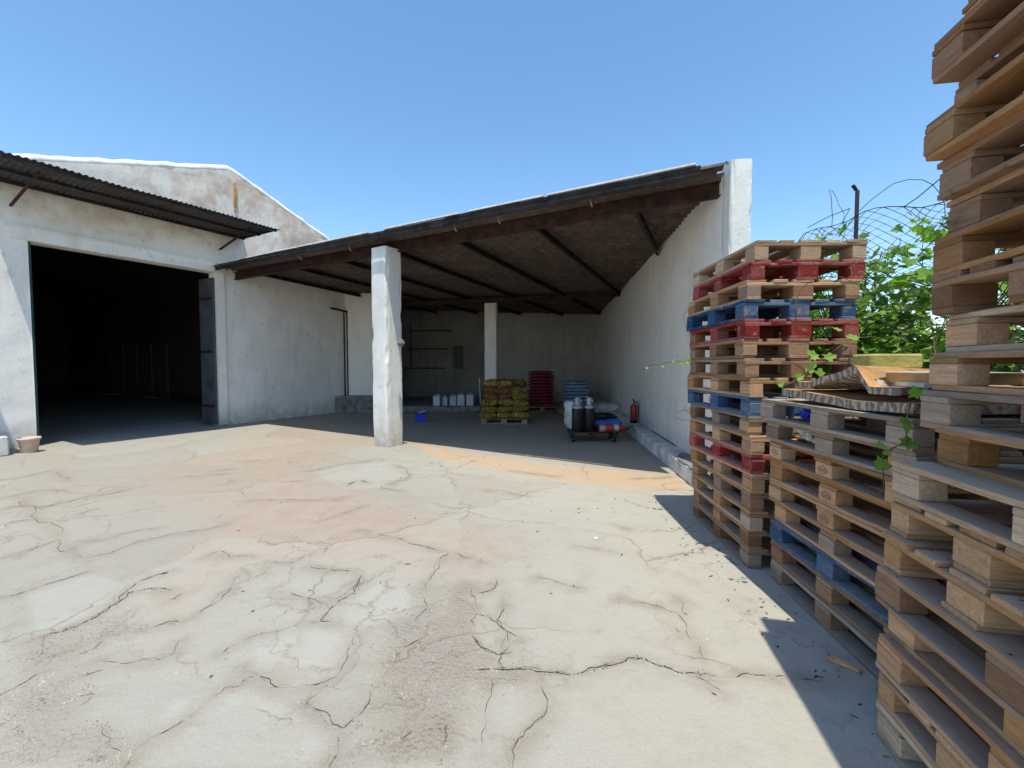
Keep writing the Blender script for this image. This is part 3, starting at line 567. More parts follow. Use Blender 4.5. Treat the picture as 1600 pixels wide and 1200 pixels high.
# ------------------------------------------------------------------ the open shed
sh = empty('open_shed'); tag(sh, 'low open fronted shed with corrugated roof on a rusty beam and one white pillar', 'shed')
def xlim(p):
    """clamp a roof point between the warehouse front and the boundary wall"""
    a = (p - F0).dot(FD); b = (p - F0).dot(FB); o = F0 + FB * b
    amax = (2.55 + .0795 * (o.y - 5.25) + .06 - o.x) / (FD.x - .0795 * FD.y)
    amin = (-9.006 + (o.y - 8.316) * .5761 - .05 - o.x) / (FD.x - .5761 * FD.y) - .16
    if (o + FD * amin).y > 14.4: amin = (-9.2 - o.x) / FD.x
    if (o + FD * amax).y < 5.4: amax = (2.45 - o.x) / FD.x
    q = o + FD * min(max(a, amin), amax); return q
mb = MB(); row = 0
b0 = -.44; step = 1.08
while b0 < 13.5:
    a0 = -5.0 - (row % 2) * .0
    while a0 < 19:
        La = 2.05; dz = random.uniform(0, .03); ov = random.uniform(-.09, .05) if row == 0 else 0; tl = random.uniform(-.012, .012)
        Wb = 1.14 - ov; nb = int(Wb / .0148); na = 8; vs = []; ok = 0
        for i in range(nb + 1):
            b = b0 + ov + Wb * i / nb
            for j in range(na + 1):
                a = a0 + La * j / na; p = F0 + FD * a + FB * b; q = xlim(p)
                if (q - p).length < 1e-4: ok += 1
                q.y = min(q.y, 18.6)
                q.z = roofz(q) + .028 * math.sin(2 * math.pi * b / .148) + dz + .004 * (row % 2) + tl * (j / na - .5) + .012 * noise.noise((a * .6, b * .6, 5))
                vs.append(q)
        if ok > 4 and (F0 + FB * b0).y < 30:
            m = len(vs); vs += [v + Vector((0, 0, .007)) for v in vs]; w1 = na + 1; fs = []
            for i in range(nb):
                for j in range(na):
                    a = i * w1 + j; fs += [(a, a + 1, a + w1 + 1, a + w1), (m + a, m + a + w1, m + a + w1 + 1, m + a + 1)]
            for j in range(na): fs.append((j, m + j, m + j + 1, j + 1))
            for i in range(nb):
                a = i * w1; fs.append((a, a + w1, m + a + w1, m + a)); a += na; fs.append((a, m + a, m + a + w1, a + w1))
            mb.add(vs, fs)
        a0 += La - .09
    b0 += step; row += 1
rf = mb.build('roof_sheeting', M['roof_sheet'], sh)
# pale edge strips lying on the front sheets
mb = MB()
for a0, a1 in ((1.2, 3.4), (3.5, 5.6), (6.0, 7.7), (7.9, 9.2), (9.25, 11.2)):
    pa = F0 + FD * a0 + FB * -.455; pb = F0 + FD * a1 + FB * -.455; pa.z = roofz(pa) + .066; pb.z = roofz(pb) + .066
    mb.bar(pa, pb, .06, .022)
mb.build('edge_strip', M['cap_white'], sh)
mb = MB(); a0 = .05
while a0 < 11.1:
    a1 = min(a0 + random.uniform(1.3, 2.1), 11.25); dz = random.uniform(-.012, .012)
    pa = F0 + FD * a0 + FB * -.455; pb = F0 + FD * a1 + FB * -.455; pa.z = roofz(pa) - .02 + dz; pb.z = roofz(pb) - .02 + dz + random.uniform(-.01, .01)
    mb.bar(pa, pb, .02, .135)
    for k in (-.03, .028): mb.bar(pa + Vector((0, 0, k)) - FB * .012, pb + Vector((0, 0, k)) - FB * .012, .012, .012)
    a0 = a1 + .004
mb.build('fascia_board', M['fascia'], sh)
def ibeam(p, q, h, wd, mat, name):
    mb = MB(); u = Vector((0, 0, 1))
    mb.bar(p + u * (h / 2 - .006), q + u * (h / 2 - .006), wd, .012); mb.bar(p - u * (h / 2 - .006), q - u * (h / 2 - .006), wd, .012); mb.bar(p, q, .01, h - .026)
    return mb.build(name, mat, sh)
pa = F0 + FD * .06; pb = F0 + FD * 11.45; pa.z = 3.81; pb.z = 3.705
ibeam(pa, pb, .185, .10, M['rust'], 'front_beam')
g0 = Vector((3.15, 12.93, 3.60)); g1 = Vector((-8.5, 17.15, 3.66)); ibeam(g0, g1, .14, .09, M['rust'], 'cross_beam')
for s in (10.30, 8.70, 7.10, 5.50, 3.90, 2.30, .75):
    p = F0 + FD * s + FB * .06; d = Vector((.425, .905, 0)); L = 0
    while L < 14:
        q = p + d * L
        if q.x > 2.55 + .0795 * (q.y - 5.25) - .03 or q.y > 18.4: break
        L += .05
    q = p + d * (L - .05); p.z = roofz(p) - .085; q.z = roofz(q) - .085
    mb = MB(); mb.bar(p, q, .012, .10); u = Vector((0, 0, 1)); sd = Vector((.905, -.425, 0)) * .024
    mb.bar(p + u * .046 + sd, q + u * .046 + sd, .045, .008); mb.bar(p - u * .046 + sd, q - u * .046 + sd, .045, .008)
    mb.build('rafter', M['dark_steel'], sh)
for s in (3.3, 4.9, 7.5, 8.35, 9.85):
    p = F0 + FD * s + FB * -.33; z = roofz(p); mb = MB()
    mb.tube([p + Vector((0, 0, z + .02)), p + Vector((0, 0, z - .11)), p + FB * .04 + Vector((0, 0, z - .14)), p + FB * .07 + Vector((0, 0, z - .11))], .008, 6); mb.build('hook', M['steel_grey'], sh)
pl = rough_column(-2.372, 8.42, .40, .41, 0, 3.71, math.atan2(-.52, .854), 11, M['white_pier'], 'pillar', sh, .020, 14)
mb = MB(); v = Vector((-2.03, 8.10, 1.93)); mb.lathe([(0, -.07), (.05, -.05), (.075, 0), (.05, .06), (0, .08)], 10, v); mb.build('fixing', M['mortar_grey'], pl)
rough_column(-.68, 14.5, .40, .36, 0, 3.53, -.1, 21, M['shed_wall'], 'rear_pillar', sh, .05)
# rear walls and raised floor at the back left
rw = empty('rear_wall'); tag(rw, 'rear wall of the open shed in whitewashed, bare block and grey plaster stretches', 'wall')
BN = Vector((0, -1, 0))
for name, x0, x1, y, mat in (('whitewashed_stretch', -5.6, -4.15, 14.5, 'shed_wall'), ('block_stretch', -9.4, -.75, 18.42, 'block_wall'), ('plastered_stretch', -.75, 3.7, 18.5, 'grey_wall')):
    mb = MB(); rough_grid(mb, lambda u, z, y=y: Vector((u, y, z)), x0, x1, 0, 3.98, .12, .02, BN)
    mb.add([(x0, y, 0), (x0, y + .2, 0), (x0, y + .2, 3.7), (x0, y, 3.7)], [(0, 1, 2, 3)])
    mb.add([(x0, y + .22, 0), (x1, y + .22, 0), (x1, y + .22, 3.98), (x0, y + .22, 3.98)], [(0, 1, 2, 3)])
    mb.build(name, M[mat], rw, True)
mb = MB()
for z in (2.95, 2.2, 1.4): mb.box((-3.5 + random.uniform(-.2, .2), 18.38, z), (1.7, .03, .05))
mb.box((-4.2, 18.38, 2.3), (.05, .04, 1.7)); mb.build('ledge', M['dark_steel'], rw)
mb = MB(); mb.box((-2.25, 18.385, 1.85), (.42, .04, .95)); mb.build('window_opening', M['black_plastic'], rw)
mb = MB(); mb.box((-4.9, 14.3, .27), (1.55, .38, .54)); o = mb.build('step_block', M['mortar_grey']); tag(o, 'dark raised step at the foot of the inner white wall stub', 'step')
mb = MB(); mb.box((-5.0, 16.3, .1), (8.0, 4.2, .2)); o = mb.build('raised_floor', M['mortar_grey']); tag(o, kind='structure'); o.modifiers.new('b', 'BEVEL').width = .03

# ------------------------------------------------------------------ pallets
BC = {}
def board_mesh(L, Wd, T, var, mat):
    key = (L, Wd, T, var, mat)
    if key in BC: return BC[key]
    r = random.Random(str(key)); bm = bmesh.new(); bmesh.ops.create_cube(bm, size=1)
    for v in bm.verts: v.co = Vector((v.co.x * L, v.co.y * Wd, v.co.z * T))
    if L > .3:
        for k in range(1, 6): bmesh.ops.bisect_plane(bm, geom=bm.verts[:] + bm.edges[:] + bm.faces[:], plane_co=(-L / 2 + L * k / 6, 0, 0), plane_no=(1, 0, 0))
        wv = [r.uniform(-.002, .002) for _ in range(7)]; wy = [r.uniform(-.003, .003) for _ in range(7)]
        for v in bm.verts:
            i = round((v.co.x + L / 2) / L * 6); v.co.z += wv[i]; v.co.y += wy[i]
            if i in (0, 6) and r.random() < .3: v.co.x *= 1 - r.uniform(0, .012)
    bmesh.ops.bevel(bm, geom=[e for e in bm.edges if e.calc_face_angle(0) > .5], offset=.003, segments=1, affect='EDGES')
    me = bpy.data.meshes.new('board'); bm.to_mesh(me); bm.free(); me.materials.append(M[mat]); BC[key] = me; return me
TAN = (.54, .325, .17); ORG = (.52, .285, .135); GRY = (.39, .30, .23); BRN = (.35, .20, .115); PAL = (.60, .44, .295); RED = (.34, .05, .045); BLU = (.03, .10, .215)
def make_pallet(loc, rz, kind, label, group, perim=False):
    t = empty('pallet', loc, rz); tag(t, label, 'pallet', group)
    painted = kind in ('red', 'blue'); base = dict(tan=TAN, orange=ORG, grey=GRY, brown=BRN, pale=PAL, red=RED, blue=BLU)[kind]
    def put(name, L, Wd, T, x, y, z, rot=0):
        bare = painted and name == 'block' and random.random() < .13
        mat = 'painted_wood' if painted and not bare else 'wood'
        me = board_mesh(L, Wd, T, random.randrange(5), mat); o = bpy.data.objects.new(name, me); link(o, t)
        e = .011 if name == 'deck_board' else .004
        o.location = (x + random.uniform(-e, e), y + random.uniform(-.004, .004), z); o.rotation_euler = (0, 0, rot + random.uniform(-.01, .01) + (math.pi if random.random() < .5 else 0))
        c = base if not bare else TAN; j = random.uniform(.82, 1.15)
        if not painted and random.random() < .3: c = random.choice([TAN, ORG, GRY, BRN]) if name == 'block' else tuple((a + b) / 2 for a, b in zip(c, random.choice([TAN, GRY, BRN])))
        o.color = (c[0] * j, c[1] * j, c[2] * j, 1)
    y = -.4
    for wd in (.145, .1, .145, .1, .145):
        put('deck_board', 1.2, wd, .022, 0, y + wd / 2, .133); y += wd + .04125
    for x in (-.5275, 0, .5275):
        put('stringer', .8, .145, .0215, x, 0, .111, math.pi / 2)
        for yy, wd in ((-.35, .1), (0, .145), (.35, .1)): put('block', .145, wd, .078, x, yy, .061)
    for yy, wd in ((-.35, .1), (0, .145), (.35, .1)): put('runner', 1.2 if not perim else 1.0, wd, .0215, 0, yy, .011)
    if perim:
        for x in (-.5505, .5505): put('runner', .8, .1, .0215, x, 0, .011, math.pi / 2)
    if group != 'pallets in the far stack':
        mb = MB(); y = -.4
        for wd in (.145, .1, .145, .1, .145):
            for x in (-.5275, 0, .5275):
                for q in (-.3, .3):
                    for e in (-.03, .03):
                        nx, ny = x + e + random.uniform(-.01, .01), y + wd / 2 + q * wd + random.uniform(-.008, .008)
                        mb.add([(nx + .0045 * math.cos(a), ny + .0045 * math.sin(a), .1452) for a in (0, 1.05, 2.09, 3.14, 4.19, 5.24)], [(0, 1, 2, 3, 4, 5)])
            y += wd + .04125
        mb.build('nail_heads', M['rust'], t)
    return t
def stamp(t, x, y, z, s=1):
    mb = MB(); n = 22
    for k in range(n):
        a0, a1 = 2 * math.pi * k / n, 2 * math.pi * (k + 1) / n; vs = []
        for a in (a0, a1):
            for r in (1, .86): vs.append((x + math.cos(a) * .040 * r * s, y, z + math.sin(a) * .022 * r * s))
        mb.add(vs, [(0, 1, 3, 2)])
    for dx in (-.018, -.006, .006, .018): mb.add([(x + dx - .002, y, z - .009), (x + dx + .002, y, z - .009), (x + dx + .002, y, z + .009), (x + dx - .002, y, z + .009)], [(0, 1, 2, 3)])
    mb.build('stamp', M['stamp'], t)
ORD = ['bottom', 'second', 'third', 'fourth', 'fifth', 'sixth', 'seventh', 'eighth', 'ninth', 'tenth', 'eleventh', 'twelfth', 'thirteenth', 'fourteenth', 'fifteenth', 'sixteenth', 'seventeenth', 'eighteenth', 'nineteenth', 'twentieth', 'twenty-first', 'twenty-second']
CN = dict(tan='pale brown wooden', orange='orange brown wooden', grey='weathered grey wooden', brown='dark brown wooden', pale='cream wooden', red='red painted', blue='blue painted')
def stack(specs, where, group):
    """specs: bottom to top, (kind, far-left corner xy, near-left corner xy, rotated, perimeter)"""
    n = len(specs)
    for i, (kind, pf, pn, rot, per) in enumerate(specs):
        pf = Vector(pf); pn = Vector(pn); h = (pf - pn).normalized(); r = Vector((h.y, -h.x)); ang = math.atan2(h.y, h.x)
        if rot: c = pf - h * .4 + r * .6; ang -= math.pi / 2
        else: c = (pf + pn) / 2 + r * .4
        pos = 'topmost pallet' if i == n - 1 else (ORD[i] + (' pallet from the ground' if i else ' pallet'))
        pt = make_pallet((c.x, c.y, i * .1442 + .001), ang, kind, '%s %s, in %s' % (CN[kind], pos, where), group, per)
        if group == 'pallets in the middle stack' and kind in ('tan', 'orange'):
            for x in (.5275, 0, -.5275):
                if random.random() < .6: stamp(pt, x, .4045, .061)
j = lambda s: random.uniform(-s, s)
# far stack beside the pier: 17 pallets, given top to bottom as pixel columns measured in metres
ck = ['pale', 'red', 'tan', 'blue', 'red', 'brown', 'brown', 'tan', 'blue', 'grey', 'tan', 'red', 'tan', 'brown', 'tan', 'brown', 'brown'][::-1]
xf = [-6, -6, -13, -14, -10, -9, -9, -12, -11, -7, -7, -8, -5, -3, -3, 0, 0][::-1]; xn = [-1, -6, -11, -13, -13, -15, -11, -4, -3, -3, 0, 2, 2, 2, 1, 0, 0][::-1]
sp = []
for i, k in enumerate(ck):
    sp.append((k, (1.856 + xf[i] * .0065 + j(.004), 4.463 + j(.012)), (1.784 + xn[i] * .0048 + j(.004), 3.281 + j(.012)), False, False))
stack(sp, 'the far stack beside the white pier', 'pallets in the far stack')
bk = ['grey', 'grey', 'orange', 'orange', 'tan', 'orange', 'blue', 'brown', 'grey'][::-1]; bxf = [-20, -10, -3, -4, -3, 6, -1, 1, 0][::-1]
sp = [(k, (1.865 + bxf[i] * .0044, 3.13 + j(.015)), (1.79 + j(.015), 1.95 + j(.015)), False, False) for i, k in enumerate(bk)]
stack(sp, 'the middle stack topped with torn boards', 'pallets in the middle stack')
ak = ['pale', 'tan', 'orange', 'tan', 'brown', 'tan', 'tan', 'pale', 'orange', 'grey', 'tan', 'pale', 'brown', 'orange', 'brown', 'brown', 'orange', 'brown', 'brown', 'orange', 'brown', 'brown']
axf = [1389, 1391, 1389, 1399, 1377, 1388, 1397, 1396, 1480, 1455, 1465, 1483, 1463, 1466, 1485, 1467, 1443, 1484, 1450, 1498, 1500, 1490]
arot = {1, 5, 6, 12, 17}
sp = []
for i, k in enumerate(ak):
    Y = 1.78 if i < 8 else 1.72; X = (axf[i] - 800) * Y / 690; hd = R(11.5 if i < 8 else 12.5) + j(.02)
    pf = Vector((X - (.035 if i > 7 else 0), Y + j(.01))); pn = pf - Vector((math.sin(hd), math.cos(hd))) * 1.2
    sp.append((k, pf, pn, i in arot, i in (3, 4, 1)))
stack(sp, 'the tall stack nearest the camera', 'pallets in the nearest stack')

# ------------------------------------------------------------------ goods inside the shed
def sack_mesh(name, L, Wd, H, seed, mat, nu=18, nv=10, puff=.35, wr=.014):
    vs = []
    for i in range(nu):
        for k in range(nv * 2):
            u = -1 + 2 * i / (nu - 1); t = 2 * math.pi * k / (nv * 2)
            e = (1 - abs(u) ** 4) ** .5 if abs(u) < 1 else 0; e = max(e, .12)
            cy = math.copysign(abs(math.cos(t)) ** .6, math.cos(t)); cz = math.copysign(abs(math.sin(t)) ** .75, math.sin(t))
            p = Vector((u * L / 2, cy * Wd / 2 * (.75 + .25 * e), cz * H / 2 * e))
            d = wr * fbm((p.x * 1 + seed, p.y, p.z), 9, 3) + wr * .8 * noise.noise((p.x * 22, p.y * 5 + seed, p.z * 5)) * (abs(u) ** 2)
            p += p.normalized() * d * 1.4; vs.append(p)
    n = nv * 2; fs = [(i * n + k, i * n + (k + 1) % n, (i + 1) * n + (k + 1) % n, (i + 1) * n + k) for i in range(nu - 1) for k in range(n)]
    fs += [tuple(range(n))[::-1], tuple((nu - 1) * n + k for k in range(n))]
    me = bpy.data.meshes.new(name); me.from_pydata([tuple(v) for v in vs], [], fs); me.update(); me.polygons.foreach_set('use_smooth', [True] * len(fs)); me.materials.append(mat); return me
SM = [sack_mesh('sack', .46, .44, .21, s * 3.1, M['sack'], wr=.026) for s in range(5)]
make_pallet((-.19, 11.78, .0), R(-2), 'grey', 'grey pallet under the yellow net sacks in the shed', 'pallets standing in the shed')
YEL = (.47, .33, .055, 1); DYEL = (.36, .25, .05, 1); RDB = (.30, .09, .06, 1)
for L in range(6):
    for ix in range(3):
        for iy in range(2):
            if L == 5 and ix == 2 and iy == 0: continue
            x = -.19 + (-.41 + ix * .41) * (1 - .05 * L) + random.uniform(-.03, .03); y = 11.78 + (-.2 + iy * .4) + random.uniform(-.025, .025)
            me = random.choice(SM); o = bpy.data.objects.new('net_sack', me); link(o)
            o.location = (x, y, .145 + .085 + L * .163 + random.uniform(-.008, .008)); o.rotation_euler = (random.uniform(-.12, .12), random.uniform(-.14, .14), random.choice([0, math.pi]) + random.uniform(-.22, .22))
            red = L in (3, 4) and ix < 2
            o.color = RDB if red else (YEL if random.random() < .6 else DYEL)
            if red: tag(o, 'reddish brown net sack in the upper middle of the sack pile in the shed', 'sack', 'reddish sacks in the sack pile')
            else: tag(o, 'yellow net sack piled on the pallet in the middle of the shed', 'sack', 'yellow sacks in the sack pile')
FS = {k: [sack_mesh('flat_bag', .88, .62, .115, s * 5.3 + 1, M[m], 16, 8, wr=.012) for s in range(3)] for k, m in (('red', 'red_sack'), ('blue', 'pale_blue'))}
for key, cx, cy, nL, lab, cat in (('red', .99, 15.0, 11, 'dark red bag stacked flat in the red pile behind the yellow sacks', 'bag'), ('blue', 2.05, 14.2, 8, 'pale blue bag stacked flat in the blue pile near the shed side wall', 'bag')):
    make_pallet((cx, cy, 0), R(2), 'brown', 'dark brown pallet under the pile of %s bags in the shed' % key, 'pallets standing in the shed')
    for L in range(nL):
        o = bpy.data.objects.new('bag', random.choice(FS[key])); link(o); o.location = (cx + random.uniform(-.02, .02), cy + random.uniform(-.03, .03), .145 + .058 + L * .108)
        o.rotation_euler = (0, 0, random.choice([0, math.pi]) + random.uniform(-.05, .05)); tag(o, lab, cat, '%s bags stacked flat' % key)
# low wheeled platform with bottles
dx, dy = 1.64, 8.98
dl = empty('platform_dolly', (dx, dy, 0), R(-3)); tag(dl, 'low wooden wheeled platform carrying dark gas bottles and bags', 'dolly')
mb = MB()
for y in (-.24, -.08, .08, .24): mb.box((0, y, .205), (1.0, .145, .022))
mb.build('deck', M['dark_steel'], dl)
mb = MB()
for x in (-.42, 0, .42): mb.box((x, 0, .158), (.1, .6, .07))
mb.build('bearer', M['dark_steel'], dl)
for x in (-.4, .4):
    for y in (-.24, .24):
        mb = MB(); mb.tube([(x - .03, y, .06), (x + .03, y, .06)], .058, 16); wl = mb.build('wheel', M['black_plastic'], dl)
        mb = MB(); mb.tube([(x - .033, y, .06), (x + .033, y, .06)], .025, 12); mb.build('hub', M['steel_grey'], wl)
Z0 = .217
for k, (x, y, lab) in enumerate(((1.31, 8.80, 'dark gas bottle with grey collar at the left of the wheeled platform'), (1.55, 8.84, 'dark gas bottle with grey collar beside the red cylinder on the wheeled platform'))):
    b = empty('gas_bottle', (x, y, Z0)); tag(b, lab, 'gas bottle', 'gas bottles on the dolly')
    mb = MB(); mb.lathe([(0, 0), (.10, 0), (.115, .015), (.115, .43), (.105, .475), (.07, .51), (.0, .52)], 24); mb.build('body', M['black_plastic'], b, True)
    mb = MB(); mb.lathe([(.112, .435), (.106, .478), (.075, .515), (.045, .53), (.045, .56)], 24); mb.build('shoulder', M['steel_grey'], b, True)
    mb = MB(); mb.lathe([(.055, .53), (.062, .66), (.055, .67), (.05, .66), (.048, .53)], 16); mb.box((.055, 0, .60), (.05, .02, .05)); mb.build('collar', M['steel_grey'], b)
b = empty('fire_extinguisher', (1.98, 8.66, Z0 + .075), R(4)); tag(b, 'red fire extinguisher lying on its side on the wheeled platform', 'fire extinguisher')
RY = Matrix.Rotation(R(90), 3, 'Y')
mb = MB(); mb.lathe([(0, -.27), (.06, -.27), (.072, -.25), (.072, .2), (.05, .25), (.02, .27), (0, .27)], 20, (0, 0, 0), RY); mb.build('cylinder', M['red_paint'], b, True)
mb = MB(); mb.lathe([(.0735, .02), (.0735, .11)], 20, (0, 0, 0), RY); mb.build('sticker', M['white_plastic'], b, True)
mb = MB(); mb.tube([(.27, 0, 0), (.33, 0, .0), (.37, .0, .04), (.42, 0, .045)], .014, 8); mb.tube([(.3, 0, 0), (.31, -.06, -.03), (.22, -.09, -.04), (.0, -.09, -.04)], .01, 6); mb.build('valve', M['black_plastic'], b)
mb = MB(); mb.lathe([(.0725, -.269), (.0735, -.265), (.0735, -.16)], 20, (0, 0, 0), RY); mb.build('base_band', M['steel_grey'], b, True)
def bag(name, loc, size, rot, mat, lab, seed, z=True):
    o = bpy.data.objects.new(name, sack_mesh(name, *size, seed, M[mat], 20, 10, wr=.03)); link(o); o.location = loc; o.rotation_euler = rot; tag(o, lab, 'bag'); return o
bag('plastic_bag', (1.22, 9.12, Z0 + .28), (.60, .34, .20), (0, R(84), R(20)), 'bag_white', 'crumpled white plastic bag standing behind the dark gas bottles', 4.4)
bag('cement_bag', (1.95, 9.12, Z0 + .12), (.62, .34, .20), (R(3), R(-4), R(-6)), 'bag_blue', 'white and blue bag lying behind the lying red extinguisher', 9.2)
bag('cement_bag', (1.90, 9.16, Z0 + .27), (.55, .32, .12), (R(3), R(5), R(8)), 'black_plastic', 'black bag on top of the blue bag on the wheeled platform', 2.2)
bag('plastic_bag', (1.83, 9.15, Z0 + .43), (.78, .36, .20), (R(4), R(-7), R(-10)), 'bag_grey', 'grey sack on top of the pile on the wheeled platform', 7.7)
# fire extinguisher standing on the kerb
b = empty('fire_extinguisher', (2.80, 10.12, .212)); tag(b, 'red fire extinguisher standing on the kerb against the side wall', 'fire extinguisher')
mb = MB(); mb.lathe([(0, 0), (.07, 0), (.08, .02), (.08, .36), (.06, .41), (.02, .43), (0, .43)], 22); mb.build('cylinder', M['red_paint'], b, True)
mb = MB(); mb.lathe([(0, .001), (.083, .001), (.083, .06)], 22); mb.build('foot_ring', M['black_plastic'], b, True)
mb = MB(); mb.tube([(0, 0, .42), (0, 0, .50), (-.03, 0, .54)], .014, 8); mb.bar((0, 0, .47), (.09, 0, .50), .018, .012); mb.tube([(0, -.02, .46), (.07, -.05, .46), (.10, -.04, .35), (.095, -.03, .12)], .011, 6); mb.build('valve', M['black_plastic'], b)
# jerrycans on the raised floor
for k, (x, y, s, a) in enumerate(((-2.45, 14.35, 1., 5), (-2.20, 14.5, .85, -20), (-1.93, 14.42, .95, 10), (-1.66, 14.4, 1.05, 0), (-1.37, 14.45, 1.05, -6))):
    c = empty('jerrycan', (x, y, .2), R(a)); tag(c, ['first white jerrycan from the left in the row on the raised floor', 'small turned white jerrycan, second from the left on the raised floor', 'white jerrycan in the middle of the row on the raised floor', 'white jerrycan second from the right in the row on the raised floor', 'white jerrycan nearest the yellow sacks on the raised floor'][k], 'jerrycan', 'white jerrycans on the raised floor')
    w_, d_, h_ = .23 * s, .17 * s, .34 * s
    mb = MB(); mb.box((0, 0, h_ / 2), (w_, d_, h_)); o = mb.build('body', M['white_plastic'], c); o.modifiers.new('b', 'BEVEL').width = .025; o.modifiers['b'].segments = 3
    mb = MB(); mb.tube([(-.06 * s, 0, h_ - .005), (-.055 * s, 0, h_ + .035), (.02 * s, 0, h_ + .04), (.05 * s, 0, h_)], .013, 8); mb.build('handle', M['white_plastic'], c, True)
    mb = MB(); mb.tube([(.08 * s, 0, h_ - .01), (.08 * s, 0, h_ + .035)], .025, 12); mb.build('cap', M['blue_box' if k % 2 else 'steel_grey'], c)
# blue crate with a yellowish piece on it
c = empty('plastic_crate', (-2.47, 11.9, 0), R(12)); tag(c, 'small bright blue plastic crate on the shed floor right of the pillar', 'crate')
mb = MB()
mb.box((0, 0, .01), (.28, .2, .02))
for y in (-.1, .1): mb.box((0, y, .12), (.28, .012, .2)); mb.box((0, y * 1.06, .21), (.30, .02, .025))
for x in (-.14, .14): mb.box((x, 0, .12), (.012, .188, .2))
mb.build('body', M['blue_box'], c)
mb = MB(); mb.tube([(-.1, 0, .2), (-.08, 0, .27), (.08, 0, .27), (.1, 0, .2)], .01, 6); mb.build('handle', M['blue_box'], c)
mb = MB(); mb.bar((-2.55, 11.88, .245), (-2.36, 11.95, .29), .08, .02); o = mb.build('wood_offcut', M['board_pale']); tag(o, 'pale wood offcut resting on the blue crate', 'offcut')
# leaning grey board by the sacks
mb = MB(); mb.bar((-1.0, 14.25, .22), (-1.05, 14.5, 1.0), .75, .02, (1, 0, 0)); o = mb.build('leaning_board', M['kerb']); tag(o, 'grey board leaning against the rear pillar behind the sacks', 'board')
# litter in the yard
mb = MB(); mb.add([(-.02, -.022, .003), (.022, -.018, .004), (.02, .02, .016), (-.022, .018, .006), (0, 0, .012)], [(0, 1, 4), (1, 2, 4), (2, 3, 4), (3, 0, 4)]); o = mb.build('paper_scrap', M['white_plastic']); o.location = (.742, 3.847, .001); tag(o, 'tiny crumpled white paper scrap on the sunny concrete', 'litter')
mb = MB(); mb.add([(-.07, -.02, .003), (.07, -.014, .003), (.08, .012, .003), (-.06, .02, .003), (-.07, -.018, .016), (.06, -.012, .02), (.075, .01, .014), (-.05, .016, .02)], [(0, 1, 5, 4), (1, 2, 6, 5), (2, 3, 7, 6), (3, 0, 4, 7), (4, 5, 6, 7)]); o = mb.build('wood_splinter', M['board_tan']); o.location = (1.70, 2.2, 0); o.rotation_euler = (0, 0, R(-50)); tag(o, 'brown splinter of wood on the shaded ground beside the pallets', 'wood splinter')

# ------------------------------------------------------------------ things on and in the middle stack
def warped_slab(name, x0, x1, y0, y1, zf, t, top, side, lab, cat, nx=22, ny=26):
    r = empty(name); tag(r, lab, cat); vt = []; vb = []
    for i in range(nx + 1):
        for k in range(ny + 1):
            x = x0 + (x1 - x0) * i / nx; y = y0 + (y1 - y0) * k / ny
            ex = .035 * noise.noise((y * 5, 3.3, x0)) if i == 0 else (.03 * noise.noise((y * 6, 1.3, x0)) if i == nx else 0)
            ey = .04 * noise.noise((x * 6, 7.3, y0)) if k in (0, ny) else 0
            z = zf(x, y); vt.append((x + ex, y + ey, z + t)); vb.append((x + ex, y + ey, z))
    w1 = ny + 1; m = len(vt)
    fs = [(i * w1 + k, (i + 1) * w1 + k, (i + 1) * w1 + k + 1, i * w1 + k + 1) for i in range(nx) for k in range(ny)]
    mesh_obj('top_sheet', vt, fs, M[top], r)
    eb = [i * w1 for i in range(nx + 1)] + [nx * w1 + k for k in range(1, ny + 1)] + [i * w1 + ny for i in range(nx - 1, -1, -1)] + [k for k in range(ny - 1, 0, -1)]
    v2 = [vt[i] for i in eb] + [vb[i] for i in eb]; n = len(eb); v2 = [(a[0], a[1], a[2] - .001) for a in v2]
    mesh_obj('fluted_edge', v2, [(i, n + i, n + (i + 1) % n, (i + 1) % n) for i in range(n)] + [tuple(n + i for i in range(n))[::-1]], M[side], r)
    return r
ZB = 1.300
warped_slab('fibre_panel', 1.80, 2.62, 1.98, 2.98, lambda x, y: ZB + .010 + .012 * math.sin(y * 5) + .01 * noise.noise((x * 3, y * 3, 0)) + .012, .045, 'board_tan', 'fluted', 'lower warped brown fibre panel lying on the middle pallet stack', 'panel')
warped_slab('fibre_panel', 1.83, 2.55, 2.12, 2.86, lambda x, y: ZB + .095 + .115 * max(0, 1 - abs(y - 2.36) / (.10 if y < 2.36 else .34)) * (1 - (x - 1.83) * .5) + .010 * noise.noise((x * 4, y * 6, 5)), .035, 'board_tan', 'fluted', 'upper buckled brown fibre panel folded into a ridge on the middle stack', 'panel')
mb = MB(); mb.box((2.42, 2.86, ZB + .262), (.30, .20, .095), Matrix.Rotation(R(-8), 3, 'Z')); o = mb.build('foam_block', M['foam']); o.modifiers.new('b', 'BEVEL').width = .012; tag(o, 'yellow green foam block lying behind the torn panels', 'foam block')
r = empty('flat_box'); tag(r, 'flat box with white top lying on the torn panels beside the nearest stack', 'box')
mb = MB(); mb.box((2.16, 2.16, ZB + .172), (.42, .30, .05), Matrix.Rotation(R(6), 3, 'Z')); mb.build('side', M['board_tan'], r)
mb = MB(); mb.box((2.15, 2.16, ZB + .201), (.44, .32, .006), Matrix.Rotation(R(7), 3, 'Z')); mb.build('lid', M['board_pale'], r)
mb = MB(); mb.box((2.40, 2.55, ZB + .15), (.5, .12, .022), Matrix.Rotation(R(20), 3, 'Z')); mb.box((2.02, 2.3, ZB + .145), (.12, .6, .02), Matrix.Rotation(R(-14), 3, 'Z')); o = mb.build('loose_board', M['board_pale']); tag(o, 'pale loose boards crossing under the flat box', 'board')
